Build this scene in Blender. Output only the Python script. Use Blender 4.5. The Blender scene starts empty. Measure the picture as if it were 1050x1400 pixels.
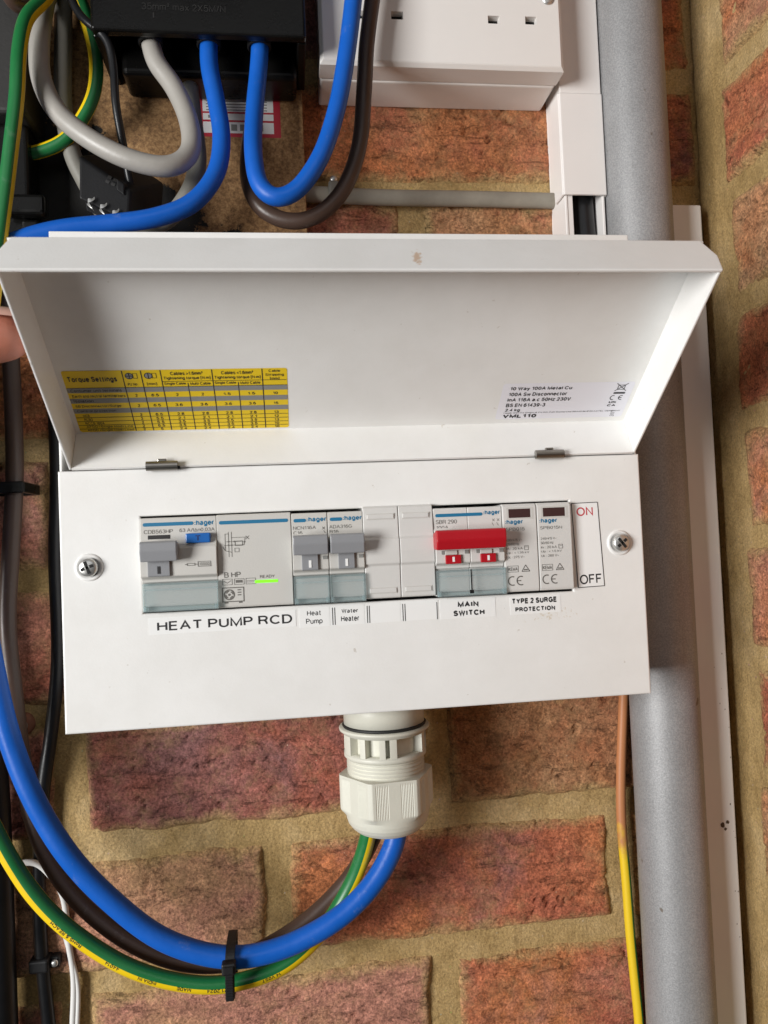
import bpy, bmesh, math, random
from mathutils import Vector, Matrix, noise

S = 0.001                      # everything below is written in millimetres
R = math.radians
scene = bpy.context.scene
COL = scene.collection

# ------------------------------------------------------------------ camera
cam_d = bpy.data.cameras.new('camera')
cam = bpy.data.objects.new('camera', cam_d)
COL.objects.link(cam)
cam_d.sensor_fit = 'HORIZONTAL'; cam_d.sensor_width = 36; cam_d.lens = 36
cam_d.clip_start = 0.005; cam_d.clip_end = 50
yaw, pitch, roll = R(7.04), R(1.865), R(-2.427)
fw = Vector((math.sin(yaw)*math.cos(pitch), math.cos(yaw)*math.cos(pitch), math.sin(pitch)))
rt = Vector((math.cos(yaw), -math.sin(yaw), 0)); up = rt.cross(fw)
r2 = rt*math.cos(roll) + up*math.sin(roll); u2 = up*math.cos(roll) - rt*math.sin(roll)
m = Matrix((r2, u2, -fw)).transposed().to_4x4()
m.translation = Vector((-36.1, -461.0, 31.4))*S
cam.matrix_world = m
cam_d.dof.use_dof = True; cam_d.dof.focus_distance = 0.40; cam_d.dof.aperture_fstop = 22.0
scene.camera = cam

# ------------------------------------------------------------------ light: daylight through an open garage door on the left, weak room light
w = bpy.data.worlds.new('World'); scene.world = w; w.use_nodes = True
w.node_tree.nodes['Background'].inputs[0].default_value = (0.97, 0.97, 1.0, 1)
w.node_tree.nodes['Background'].inputs[1].default_value = 0.035
def area(name, loc, target, sx, sy, power, colr):
    d = bpy.data.lights.new(name, 'AREA'); d.shape = 'RECTANGLE'; d.size = sx; d.size_y = sy
    d.energy = power; d.color = colr
    o = bpy.data.objects.new(name, d); COL.objects.link(o); o.location = loc
    o.rotation_euler = (Vector(target) - Vector(loc)).to_track_quat('-Z', 'Y').to_euler()
    return o
area('door_light', (-1.50, -1.24, 0.04), (0.0, 0, 0.05), 0.66, 0.80, 49.5, (1.0, 0.993, 0.975))
area('room_light', (-0.10, -1.9, 0.95), (0.0, 0, 0.0), 1.4, 0.9, 3.6, (0.97, 0.98, 1.0))
scene.view_settings.view_transform = 'Standard'; scene.view_settings.look = 'None'
scene.view_settings.gamma = 1; scene.view_settings.exposure = 0.0
scene.view_settings.use_curve_mapping = False
scene.render.engine = 'CYCLES'
scene.cycles.max_bounces = 10; scene.cycles.transparent_max_bounces = 16
scene.cycles.caustics_refractive = False; scene.cycles.caustics_reflective = False
scene.cycles.use_denoising = True

# ------------------------------------------------------------------ materials
def node(nt, t, **kw):
    n = nt.nodes.new(t)
    for k, v in kw.items():
        if k in n.inputs.keys(): n.inputs[k].default_value = v
        else: setattr(n, k, v)
    return n
MATS = {}
def mat(name, colr, rough=0.45, metal=0.0, bump=0.0, bscale=900, var=0.0, vscale=60, spec=0.5, coat=0.0, rvar=0.0, scuff=0.0):
    if name in MATS: return MATS[name]
    M = bpy.data.materials.new(name); M.use_nodes = True; nt = M.node_tree; b = nt.nodes['Principled BSDF']
    b.inputs['Base Color'].default_value = (*colr, 1); b.inputs['Roughness'].default_value = rough
    b.inputs['Metallic'].default_value = metal; b.inputs['Specular IOR Level'].default_value = spec
    b.inputs['Coat Weight'].default_value = coat
    M.diffuse_color = (*colr, 1)
    tc = node(nt, 'ShaderNodeTexCoord')
    if var or rvar:
        n = node(nt, 'ShaderNodeTexNoise', Scale=vscale, Detail=6.0, Roughness=0.6)
        nt.links.new(tc.outputs['Object'], n.inputs['Vector'])
    if var:
        mx = node(nt, 'ShaderNodeMix', data_type='RGBA')
        mx.inputs[6].default_value = (*[c*(1-var) for c in colr], 1)
        mx.inputs[7].default_value = (*[min(1, c*(1+var*0.6)) for c in colr], 1)
        nt.links.new(n.outputs['Fac'], mx.inputs[0]); nt.links.new(mx.outputs[2], b.inputs['Base Color'])
    if scuff:
        sc = node(nt, 'ShaderNodeTexNoise', Scale=75.0, Detail=9.0, Roughness=0.78); nt.links.new(tc.outputs['Object'], sc.inputs['Vector'])
        sr = ramp(nt, [(0.60, G(0)), (0.66, G(scuff))]); nt.links.new(sc.outputs['Fac'], sr.inputs[0])
        ms = node(nt, 'ShaderNodeMix', data_type='RGBA'); nt.links.new(sr.outputs[0], ms.inputs[0]); nt.links.new(mx.outputs[2], ms.inputs[6])
        ms.inputs[7].default_value = (*[c*0.6+0.16 for c in colr], 1); nt.links.new(ms.outputs[2], b.inputs['Base Color'])
    if rvar:
        mr = node(nt, 'ShaderNodeMapRange'); mr.inputs['From Min'].default_value = .3; mr.inputs['From Max'].default_value = .7
        mr.inputs['To Min'].default_value = max(0.05, rough-rvar); mr.inputs['To Max'].default_value = min(1, rough+rvar)
        nt.links.new(n.outputs['Fac'], mr.inputs['Value']); nt.links.new(mr.outputs['Result'], b.inputs['Roughness'])
    if bump:
        n2 = node(nt, 'ShaderNodeTexNoise', Scale=bscale, Detail=3.0)
        nt.links.new(tc.outputs['Object'], n2.inputs['Vector'])
        bp = node(nt, 'ShaderNodeBump', Strength=bump, Distance=0.0004)
        nt.links.new(n2.outputs['Fac'], bp.inputs['Height']); nt.links.new(bp.outputs['Normal'], b.inputs['Normal'])
    MATS[name] = M
    return M

def ramp(nt, pts):
    r = node(nt, 'ShaderNodeValToRGB'); e = r.color_ramp.elements
    e[0].position, e[0].color = pts[0][0], (*pts[0][1], 1); e[1].position, e[1].color = pts[-1][0], (*pts[-1][1], 1)
    for p, c in pts[1:-1]:
        x = e.new(p); x.color = (*c, 1)
    return r
G = lambda v: (v, v, v)

def brick_material():
    M = bpy.data.materials.new('handmade_brick'); M.use_nodes = True; nt = M.node_tree; L = nt.links.new
    b = nt.nodes['Principled BSDF']; b.inputs['Roughness'].default_value = 0.88; b.inputs['Specular IOR Level'].default_value = 0.25
    tc = node(nt, 'ShaderNodeTexCoord'); oi = node(nt, 'ShaderNodeObjectInfo')
    off = node(nt, 'ShaderNodeVectorMath', operation='SCALE'); off.inputs[0].default_value = (7.1, 3.3, 5.7)
    L(oi.outputs['Random'], off.inputs['Scale'])
    ad = node(nt, 'ShaderNodeVectorMath', operation='ADD'); L(tc.outputs['Object'], ad.inputs[0]); L(off.outputs[0], ad.inputs[1])
    v = ad.outputs[0]
    at = []
    for k in ('tone_a', 'tone_b', 'tone_c'):
        a = node(nt, 'ShaderNodeAttribute', attribute_type='OBJECT', attribute_name=k); at.append(a.outputs['Color'])
    n1 = node(nt, 'ShaderNodeTexNoise', Scale=14.0, Detail=4.0, Roughness=0.5, Distortion=0.4); L(v, n1.inputs['Vector'])
    n2 = node(nt, 'ShaderNodeTexNoise', Scale=24.0, Detail=6.0, Roughness=0.6, Distortion=0.4); L(v, n2.inputs['Vector'])
    r1 = ramp(nt, [(0.36, G(0)), (0.64, G(1))]); L(n1.outputs['Fac'], r1.inputs[0])
    r2_ = ramp(nt, [(0.46, G(0)), (0.72, G(1))]); L(n2.outputs['Fac'], r2_.inputs[0])
    m1 = node(nt, 'ShaderNodeMix', data_type='RGBA'); L(r1.outputs[0], m1.inputs[0]); L(at[0], m1.inputs[6]); L(at[1], m1.inputs[7])
    m2 = node(nt, 'ShaderNodeMix', data_type='RGBA'); L(r2_.outputs[0], m2.inputs[0]); L(m1.outputs[2], m2.inputs[6]); L(at[2], m2.inputs[7])
    # sandy grain
    n3 = node(nt, 'ShaderNodeTexNoise', Scale=620.0, Detail=4.0, Roughness=0.75); L(v, n3.inputs['Vector'])
    r3 = ramp(nt, [(0.35, G(0.50)), (0.5, G(1.0)), (0.65, G(1.5))]); L(n3.outputs['Fac'], r3.inputs[0])
    m3 = node(nt, 'ShaderNodeMix', data_type='RGBA', blend_type='MULTIPLY'); m3.inputs[0].default_value = 1
    L(m2.outputs[2], m3.inputs[6]); L(r3.outputs[0], m3.inputs[7])
    # medium mottling
    n4 = node(nt, 'ShaderNodeTexNoise', Scale=130.0, Detail=6.0, Roughness=0.7); L(v, n4.inputs['Vector'])
    r4 = ramp(nt, [(0.34, G(0.68)), (0.5, G(1.0)), (0.66, G(1.25))]); L(n4.outputs['Fac'], r4.inputs[0])
    m4 = node(nt, 'ShaderNodeMix', data_type='RGBA', blend_type='MULTIPLY'); m4.inputs[0].default_value = 1
    L(m3.outputs[2], m4.inputs[6]); L(r4.outputs[0], m4.inputs[7])
    # pale mortar dust rubbed over the face
    n5 = node(nt, 'ShaderNodeTexNoise', Scale=55.0, Detail=8.0, Roughness=0.75); L(v, n5.inputs['Vector'])
    r5 = ramp(nt, [(0.50, G(0)), (0.70, G(0.5))]); L(n5.outputs['Fac'], r5.inputs[0])
    m5 = node(nt, 'ShaderNodeMix', data_type='RGBA'); L(r5.outputs[0], m5.inputs[0]); L(m4.outputs[2], m5.inputs[6])
    m5.inputs[7].default_value = (0.47, 0.30, 0.15, 1)
    # white grit
    vo = node(nt, 'ShaderNodeTexVoronoi', Scale=190.0); L(v, vo.inputs['Vector'])
    r6 = ramp(nt, [(0.045, G(1)), (0.075, G(0))]); L(vo.outputs['Distance'], r6.inputs[0])
    n6 = node(nt, 'ShaderNodeTexNoise', Scale=70.0); L(v, n6.inputs['Vector'])
    r7 = ramp(nt, [(0.55, G(0)), (0.62, G(1))]); L(n6.outputs['Fac'], r7.inputs[0])
    mm = node(nt, 'ShaderNodeMath', operation='MULTIPLY'); L(r6.outputs[0], mm.inputs[0]); L(r7.outputs[0], mm.inputs[1])
    m6 = node(nt, 'ShaderNodeMix', data_type='RGBA'); L(mm.outputs[0], m6.inputs[0]); L(m5.outputs[2], m6.inputs[6])
    m6.inputs[7].default_value = (0.62, 0.5, 0.36, 1)
    # mortar smeared over the arrises
    ea = node(nt, 'ShaderNodeAttribute', attribute_type='GEOMETRY', attribute_name='edge')
    n9 = node(nt, 'ShaderNodeTexNoise', Scale=48.0, Detail=9.0, Roughness=0.72); L(v, n9.inputs['Vector'])
    e1 = node(nt, 'ShaderNodeMath', operation='MULTIPLY_ADD'); L(n9.outputs['Fac'], e1.inputs[0]); e1.inputs[1].default_value = 26.0; e1.inputs[2].default_value = -13.5
    e2 = node(nt, 'ShaderNodeMath', operation='SUBTRACT'); L(ea.outputs['Fac'], e2.inputs[0]); L(e1.outputs[0], e2.inputs[1])
    e3 = node(nt, 'ShaderNodeMapRange'); e3.inputs['From Min'].default_value = 0.2; e3.inputs['From Max'].default_value = 7.5; e3.inputs['To Min'].default_value = 0.85; e3.inputs['To Max'].default_value = 0.0
    L(e2.outputs[0], e3.inputs['Value'])
    dm = node(nt, 'ShaderNodeMix', data_type='RGBA', blend_type='MULTIPLY'); dm.inputs[0].default_value = 1; dm.inputs[6].default_value = (0.48, 0.33, 0.148, 1); L(r3.outputs[0], dm.inputs[7])
    m7 = node(nt, 'ShaderNodeMix', data_type='RGBA'); L(e3.outputs['Result'], m7.inputs[0]); L(m6.outputs[2], m7.inputs[6]); L(dm.outputs[2], m7.inputs[7])
    L(m7.outputs[2], b.inputs['Base Color'])
    # relief: creases stretched along the brick + grain
    mp = node(nt, 'ShaderNodeMapping'); mp.inputs['Scale'].default_value = (45, 60, 150); mp.inputs['Rotation'].default_value = (0, 0.25, 0); L(v, mp.inputs['Vector'])
    n7 = node(nt, 'ShaderNodeTexNoise', Scale=1.0, Detail=8.0, Roughness=0.72, Distortion=0.8); L(mp.outputs[0], n7.inputs['Vector'])
    r8 = ramp(nt, [(0.33, G(0)), (0.42, G(0.75)), (0.66, G(1))]); L(n7.outputs['Fac'], r8.inputs[0])
    b1 = node(nt, 'ShaderNodeBump', Strength=0.85, Distance=0.0028); L(r8.outputs[0], b1.inputs['Height'])
    n8 = node(nt, 'ShaderNodeTexNoise', Scale=420.0, Detail=5.0, Roughness=0.7); L(v, n8.inputs['Vector'])
    b2 = node(nt, 'ShaderNodeBump', Strength=0.9, Distance=0.0014); L(n8.outputs['Fac'], b2.inputs['Height']); L(b1.outputs[0], b2.inputs['Normal'])
    L(b2.outputs[0], b.inputs['Normal'])
    return M

def mortar_material():
    M = bpy.data.materials.new('sandy_mortar'); M.use_nodes = True; nt = M.node_tree; L = nt.links.new
    b = nt.nodes['Principled BSDF']; b.inputs['Roughness'].default_value = 0.92; b.inputs['Specular IOR Level'].default_value = 0.2
    tc = node(nt, 'ShaderNodeTexCoord'); v = tc.outputs['Object']
    n1 = node(nt, 'ShaderNodeTexNoise', Scale=19.0, Detail=7.0, Roughness=0.65); L(v, n1.inputs['Vector'])
    r1 = ramp(nt, [(0.34, (0.38, 0.25, 0.10)), (0.5, (0.51, 0.35, 0.155)), (0.66, (0.61, 0.44, 0.225))]); L(n1.outputs['Fac'], r1.inputs[0])
    n2 = node(nt, 'ShaderNodeTexNoise', Scale=750.0, Detail=4.0, Roughness=0.75); L(v, n2.inputs['Vector'])
    r2_ = ramp(nt, [(0.35, G(0.72)), (0.5, G(1)), (0.66, G(1.28))]); L(n2.outputs['Fac'], r2_.inputs[0])
    m1 = node(nt, 'ShaderNodeMix', data_type='RGBA', blend_type='MULTIPLY'); m1.inputs[0].default_value = 1
    L(r1.outputs[0], m1.inputs[6]); L(r2_.outputs[0], m1.inputs[7])
    vo = node(nt, 'ShaderNodeTexVoronoi', Scale=150.0); L(v, vo.inputs['Vector'])
    r3 = ramp(nt, [(0.05, G(1)), (0.08, G(0))]); L(vo.outputs['Distance'], r3.inputs[0])
    m2 = node(nt, 'ShaderNodeMix', data_type='RGBA'); L(r3.outputs[0], m2.inputs[0]); L(m1.outputs[2], m2.inputs[6]); L(vo.outputs['Color'], m2.inputs[7])
    m3 = node(nt, 'ShaderNodeMix', data_type='RGBA'); m3.inputs[0].default_value = 0.75; L(m2.outputs[2], m3.inputs[6]); L(m1.outputs[2], m3.inputs[7])
    L(m3.outputs[2], b.inputs['Base Color'])
    n3 = node(nt, 'ShaderNodeTexNoise', Scale=140.0, Detail=8.0, Roughness=0.75); L(v, n3.inputs['Vector'])
    b1 = node(nt, 'ShaderNodeBump', Strength=1.0, Distance=0.0026); L(n3.outputs['Fac'], b1.inputs['Height'])
    n4 = node(nt, 'ShaderNodeTexNoise', Scale=600.0, Detail=4.0, Roughness=0.7); L(v, n4.inputs['Vector'])
    b2 = node(nt, 'ShaderNodeBump', Strength=0.7, Distance=0.0009); L(n4.outputs['Fac'], b2.inputs['Height']); L(b1.outputs[0], b2.inputs['Normal'])
    L(b2.outputs[0], b.inputs['Normal'])
    return M

def chipboard_material():
    M = bpy.data.materials.new('chipboard'); M.use_nodes = True; nt = M.node_tree; L = nt.links.new
    b = nt.nodes['Principled BSDF']; b.inputs['Roughness'].default_value = 0.8
    tc = node(nt, 'ShaderNodeTexCoord'); v = tc.outputs['Object']
    bw = node(nt, 'ShaderNodeTexNoise', Scale=380.0, Detail=6.0, Roughness=0.8); L(v, bw.inputs['Vector'])
    r1 = ramp(nt, [(0.36, (0.14, 0.072, 0.03)), (0.5, (0.31, 0.17, 0.07)), (0.64, (0.50, 0.30, 0.135))]); L(bw.outputs[0], r1.inputs[0])
    # black bitumen smeared over the lower left of the board
    sx = node(nt, 'ShaderNodeSeparateXYZ'); L(v, sx.inputs[0])
    n2 = node(nt, 'ShaderNodeTexNoise', Scale=60.0, Detail=8.0, Roughness=0.75); L(v, n2.inputs['Vector'])
    a = node(nt, 'ShaderNodeMath', operation='MULTIPLY_ADD'); a.inputs[1].default_value = 14.0; a.inputs[2].default_value = 0.79; L(sx.outputs['X'], a.inputs[0])
    c = node(nt, 'ShaderNodeMath', operation='MULTIPLY_ADD'); c.inputs[1].default_value = 17.0; L(sx.outputs['Z'], c.inputs[0]); L(a.outputs[0], c.inputs[2])
    d = node(nt, 'ShaderNodeMath', operation='MULTIPLY_ADD'); d.inputs[1].default_value = 2.2; L(n2.outputs['Fac'], d.inputs[0]); L(c.outputs[0], d.inputs[2])
    r2_ = ramp(nt, [(0.46, G(1)), (0.52, G(0))]); L(d.outputs[0], r2_.inputs[0])
    m1 = node(nt, 'ShaderNodeMix', data_type='RGBA'); L(r2_.outputs[0], m1.inputs[0]); L(r1.outputs[0], m1.inputs[6]); m1.inputs[7].default_value = (0.012, 0.011, 0.010, 1)
    L(m1.outputs[2], b.inputs['Base Color'])
    bp = node(nt, 'ShaderNodeBump', Strength=0.5, Distance=0.0006); L(bw.outputs[0], bp.inputs['Height']); L(bp.outputs[0], b.inputs['Normal'])
    return M

def coated_steel(name='white_powder_coat', stain=None):
    """white powder coat, with stains given as (x, z, rx, rz, strength, colour) in mm of object space"""
    M = bpy.data.materials.new(name); M.use_nodes = True; nt = M.node_tree; L = nt.links.new
    b = nt.nodes['Principled BSDF']; b.inputs['Roughness'].default_value = 0.38
    tc = node(nt, 'ShaderNodeTexCoord'); v = tc.outputs['Object']
    n0 = node(nt, 'ShaderNodeTexNoise', Scale=22.0, Detail=7.0, Roughness=0.65); L(v, n0.inputs['Vector'])
    r0 = ramp(nt, [(0.34, (0.765, 0.757, 0.735)), (0.66, (0.82, 0.815, 0.80))]); L(n0.outputs['Fac'], r0.inputs[0])
    cur = r0.outputs[0]
    geo = node(nt, 'ShaderNodeNewGeometry')
    for (sx_, sy_, sz_, rad, thr, colr, sc) in (stain or []):
        dv = node(nt, 'ShaderNodeVectorMath', operation='SUBTRACT'); L(geo.outputs['Position'], dv.inputs[0]); dv.inputs[1].default_value = (sx_*S, sy_*S, sz_*S)
        sc_ = node(nt, 'ShaderNodeVectorMath', operation='DIVIDE'); L(dv.outputs[0], sc_.inputs[0]); sc_.inputs[1].default_value = tuple(r*S for r in rad)
        le = node(nt, 'ShaderNodeVectorMath', operation='LENGTH'); L(sc_.outputs[0], le.inputs[0])
        n = node(nt, 'ShaderNodeTexNoise', Scale=sc, Detail=6.0, Roughness=0.7); L(v, n.inputs['Vector'])
        f = node(nt, 'ShaderNodeMath', operation='MULTIPLY_ADD'); L(le.outputs['Value'], f.inputs[0]); f.inputs[1].default_value = -0.22; L(n.outputs['Fac'], f.inputs[2])
        rr = ramp(nt, [(thr, G(0)), (min(1, thr+0.1), G(0.75))]); L(f.outputs[0], rr.inputs[0])
        mx = node(nt, 'ShaderNodeMix', data_type='RGBA'); L(rr.outputs[0], mx.inputs[0]); L(cur, mx.inputs[6]); mx.inputs[7].default_value = (*colr, 1)
        cur = mx.outputs[2]
    ns = node(nt, 'ShaderNodeTexNoise', Scale=230.0, Detail=3.0); L(v, ns.inputs['Vector']); rs = ramp(nt, [(0.73, G(0)), (0.765, G(0.45))]); L(ns.outputs['Fac'], rs.inputs[0])
    ms = node(nt, 'ShaderNodeMix', data_type='RGBA'); L(rs.outputs[0], ms.inputs[0]); L(cur, ms.inputs[6]); ms.inputs[7].default_value = (0.42, 0.36, 0.29, 1); cur = ms.outputs[2]
    L(cur, b.inputs['Base Color'])
    n1 = node(nt, 'ShaderNodeTexNoise', Scale=900.0, Detail=2.0); L(v, n1.inputs['Vector'])
    bp = node(nt, 'ShaderNodeBump', Strength=0.12, Distance=0.0003); L(n1.outputs['Fac'], bp.inputs['Height']); L(bp.outputs[0], b.inputs['Normal'])
    r1 = ramp(nt, [(0.3, G(0.30)), (0.7, G(0.46))]); L(n0.outputs['Fac'], r1.inputs[0]); L(r1.outputs[0], b.inputs['Roughness'])
    return M

def clear_plastic(name, tint, gloss=0.10, milk=0.12):
    M = bpy.data.materials.new(name); M.use_nodes = True; nt = M.node_tree; L = nt.links.new
    nt.nodes.remove(nt.nodes['Principled BSDF']); out = nt.nodes['Material Output']
    t = node(nt, 'ShaderNodeBsdfTransparent'); t.inputs[0].default_value = (*tint, 1)
    g = node(nt, 'ShaderNodeBsdfGlossy'); g.inputs['Roughness'].default_value = 0.12; g.inputs[0].default_value = (0.9, 0.97, 1, 1)
    fr = node(nt, 'ShaderNodeLayerWeight', Blend=0.18)
    ad = node(nt, 'ShaderNodeMath', operation='ADD'); L(fr.outputs['Facing'], ad.inputs[0]); ad.inputs[1].default_value = gloss; ad.use_clamp = True
    mx = node(nt, 'ShaderNodeMixShader'); L(ad.outputs[0], mx.inputs[0]); L(t.outputs[0], mx.inputs[1]); L(g.outputs[0], mx.inputs[2])
    df = node(nt, 'ShaderNodeBsdfDiffuse'); df.inputs[0].default_value = (0.70, 0.80, 0.81, 1)
    m2 = node(nt, 'ShaderNodeMixShader'); m2.inputs[0].default_value = milk; L(mx.outputs[0], m2.inputs[1]); L(df.outputs[0], m2.inputs[2])
    L(m2.outputs[0], out.inputs['Surface'])
    return M

BRICK = brick_material(); MORTAR = mortar_material(); CHIP = chipboard_material()
COVER_M = coated_steel('white_powder_coat_cover', [(92, -85, -10.5, (22, 30, 6), 0.45, (0.62, 0.54, 0.42), 420.0)])
STEEL_W = coated_steel('white_powder_coat')
LID_M = coated_steel('white_powder_coat_lid', [(17.5, -168, 140, (1.6, 4, 4), 0.26, (0.55, 0.36, 0.22), 500.0)])
PLASTIC_LG = mat('light_grey_plastic', (0.56, 0.545, 0.515), 0.42, bump=0.12, bscale=1500, var=0.04, vscale=90)
PLASTIC_LG2 = mat('pale_grey_plastic', (0.63, 0.62, 0.60), 0.42, bump=0.12, bscale=1500, var=0.05, vscale=70)
TOGGLE_G = mat('mid_grey_toggle_plastic', (0.255, 0.26, 0.275), 0.40, bump=0.15, bscale=1400, var=0.05)
RED_P = mat('red_plastic', (0.42, 0.008, 0.016), 0.36, spec=0.4, bump=0.1, bscale=1200, var=0.06)
BLUE_BTN = mat('blue_button_plastic', (0.012, 0.115, 0.40), 0.35)
INK_TEAL = mat('teal_print', (0.012, 0.155, 0.30), 0.5)
INK_GREY = mat('grey_print', (0.13, 0.122, 0.11), 0.6)
INK_BLACK = mat('black_print', (0.018, 0.017, 0.018), 0.55)
INK_RED = mat('red_print', (0.52, 0.035, 0.05), 0.55)
INK_BLUE = mat('dark_blue_print', (0.01, 0.03, 0.13), 0.5)
PAPER = mat('white_label_vinyl', (0.84, 0.84, 0.83), 0.35, var=0.02)
PAPER_L = mat('lilac_white_label_paper', (0.78, 0.775, 0.83), 0.5, var=0.02)
YELLOW_L = mat('yellow_label_vinyl', (0.80, 0.56, 0.008), 0.45, var=0.03)
BAR_GREY = mat('grey_label_band', (0.24, 0.24, 0.23), 0.5)
DARK_WIN = mat('dark_red_brown_window', (0.06, 0.03, 0.028), 0.15)
BLACK_P = mat('black_plastic', (0.005, 0.0048, 0.0045), 0.30, bump=0.12, bscale=700, var=0.15, rvar=0.08, spec=0.28)
BLACK_M = mat('matt_black_plastic', (0.011, 0.011, 0.012), 0.5, spec=0.35, bump=0.2, bscale=900, var=0.15)
BLACK_C = mat('black_cable_sheath', (0.009, 0.0095, 0.011), 0.38, spec=0.4, bump=0.15, bscale=700, var=0.2, rvar=0.1)
BLUE_C = mat('blue_cable_sheath', (0.008, 0.105, 0.49), 0.38, spec=0.32, scuff=0.28, bump=0.25, bscale=300, var=0.14, vscale=45, rvar=0.09)
BROWN_C = mat('brown_cable_sheath', (0.066, 0.040, 0.030), 0.40, spec=0.4, scuff=0.22, bump=0.15, bscale=500, var=0.12, rvar=0.1)
GREY_C = mat('grey_cable_sheath', (0.36, 0.34, 0.31), 0.42, scuff=0.3, bump=0.25, bscale=350, var=0.14, vscale=40, rvar=0.1)
GREYD_C = mat('dull_grey_cable_sheath', (0.20, 0.19, 0.165), 0.55, bump=0.25, bscale=500, var=0.15, vscale=50)
GREEN_C = mat('green_cable_sheath', (0.012, 0.155, 0.042), 0.38, scuff=0.25, bump=0.12, bscale=500, var=0.10, rvar=0.08)
YELL_C = mat('yellow_cable_sheath', (0.80, 0.55, 0.008), 0.38, scuff=0.15, bump=0.12, bscale=500, var=0.08, rvar=0.08)
WHITE_C = mat('white_cable_sheath', (0.72, 0.71, 0.69), 0.4)
GLAND_M = mat('pale_grey_nylon', (0.62, 0.61, 0.53), 0.45, bump=0.12, bscale=800, var=0.06, vscale=80)
RUBBER = mat('black_rubber', (0.012, 0.012, 0.012), 0.6)
SOCKET_M = mat('white_moulded_plastic', (0.81, 0.78, 0.75), 0.30, bump=0.06, bscale=500, var=0.03)
TRUNK_M = mat('white_trunking_plastic', (0.81, 0.785, 0.765), 0.35, bump=0.06, bscale=500, var=0.05, vscale=30)
CHROME = mat('zinc_plated_steel', (0.66, 0.66, 0.64), 0.36, metal=0.85, rvar=0.1, vscale=400)
HINGE_M = mat('dull_steel_pin', (0.36, 0.34, 0.31), 0.32, metal=1.0, var=0.2, vscale=300)
HOLE_SHADE = mat('dark_hole_shade', (0.01, 0.01, 0.01), 0.8)  # near-black that paints the shade inside gaps, slots and screw recesses
CLEAR = clear_plastic('clear_cover_plastic', (0.995, 1.0, 1.0), 0.02, 0.16)
CLEAR_E = clear_plastic('clear_cover_edge_plastic', (0.90, 0.96, 0.97), 0.06, 0.14)
SKIN = mat('skin', (0.43, 0.155, 0.10), 0.5, bump=0.8, bscale=260, var=0.15, vscale=50)
SKIN.node_tree.nodes['Principled BSDF'].inputs['Subsurface Weight'].default_value = 0.15
SKIN.node_tree.nodes['Principled BSDF'].inputs['Subsurface Radius'].default_value = (0.004, 0.0015, 0.001)
NAIL = mat('fingernail', (0.68, 0.40, 0.32), 0.25)
RUST = mat('red_fibre_plug', (0.23, 0.09, 0.05), 0.8, var=0.2)

def led_material():
    M = bpy.data.materials.new('green_indicator_light'); M.use_nodes = True; b = M.node_tree.nodes['Principled BSDF']
    b.inputs['Base Color'].default_value = (0.15, 0.7, 0.02, 1)
    b.inputs['Emission Color'].default_value = (0.24, 1.0, 0.01, 1); b.inputs['Emission Strength'].default_value = 0.75
    return M
LED = led_material()

def pipe_material():
    M = bpy.data.materials.new('galvanised_steel_pipe'); M.use_nodes = True; nt = M.node_tree; L = nt.links.new
    b = nt.nodes['Principled BSDF']; b.inputs['Metallic'].default_value = 0.3; b.inputs['Roughness'].default_value = 0.52
    tc = node(nt, 'ShaderNodeTexCoord'); v = tc.outputs['Object']
    n1 = node(nt, 'ShaderNodeTexNoise', Scale=1150.0, Detail=3.0, Roughness=0.7); L(v, n1.inputs['Vector'])
    r1 = ramp(nt, [(0.34, G(0.82)), (0.5, G(1)), (0.68, G(1.24))]); L(n1.outputs['Fac'], r1.inputs[0])
    n2 = node(nt, 'ShaderNodeTexNoise', Scale=30.0, Detail=6.0, Roughness=0.7); L(v, n2.inputs['Vector'])
    r2_ = ramp(nt, [(0.34, (0.285, 0.286, 0.29)), (0.66, (0.325, 0.327, 0.333))]); L(n2.outputs['Fac'], r2_.inputs[0])
    m1 = node(nt, 'ShaderNodeMix', data_type='RGBA', blend_type='MULTIPLY'); m1.inputs[0].default_value = 1
    L(r2_.outputs[0], m1.inputs[6]); L(r1.outputs[0], m1.inputs[7])
    # a few chips and scuffs
    vo = node(nt, 'ShaderNodeTexNoise', Scale=85.0, Detail=2.0); L(v, vo.inputs['Vector'])
    r3 = ramp(nt, [(0.735, G(0)), (0.76, G(1))]); L(vo.outputs['Fac'], r3.inputs[0])
    m2 = node(nt, 'ShaderNodeMix', data_type='RGBA'); L(r3.outputs[0], m2.inputs[0]); L(m1.outputs[2], m2.inputs[6]); m2.inputs[7].default_value = (0.16, 0.14, 0.12, 1)
    L(m2.outputs[2], b.inputs['Base Color'])
    bp = node(nt, 'ShaderNodeBump', Strength=0.35, Distance=0.0004); L(n1.outputs['Fac'], bp.inputs['Height']); L(bp.outputs[0], b.inputs['Normal'])
    return M
PIPE_M = pipe_material()

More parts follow.
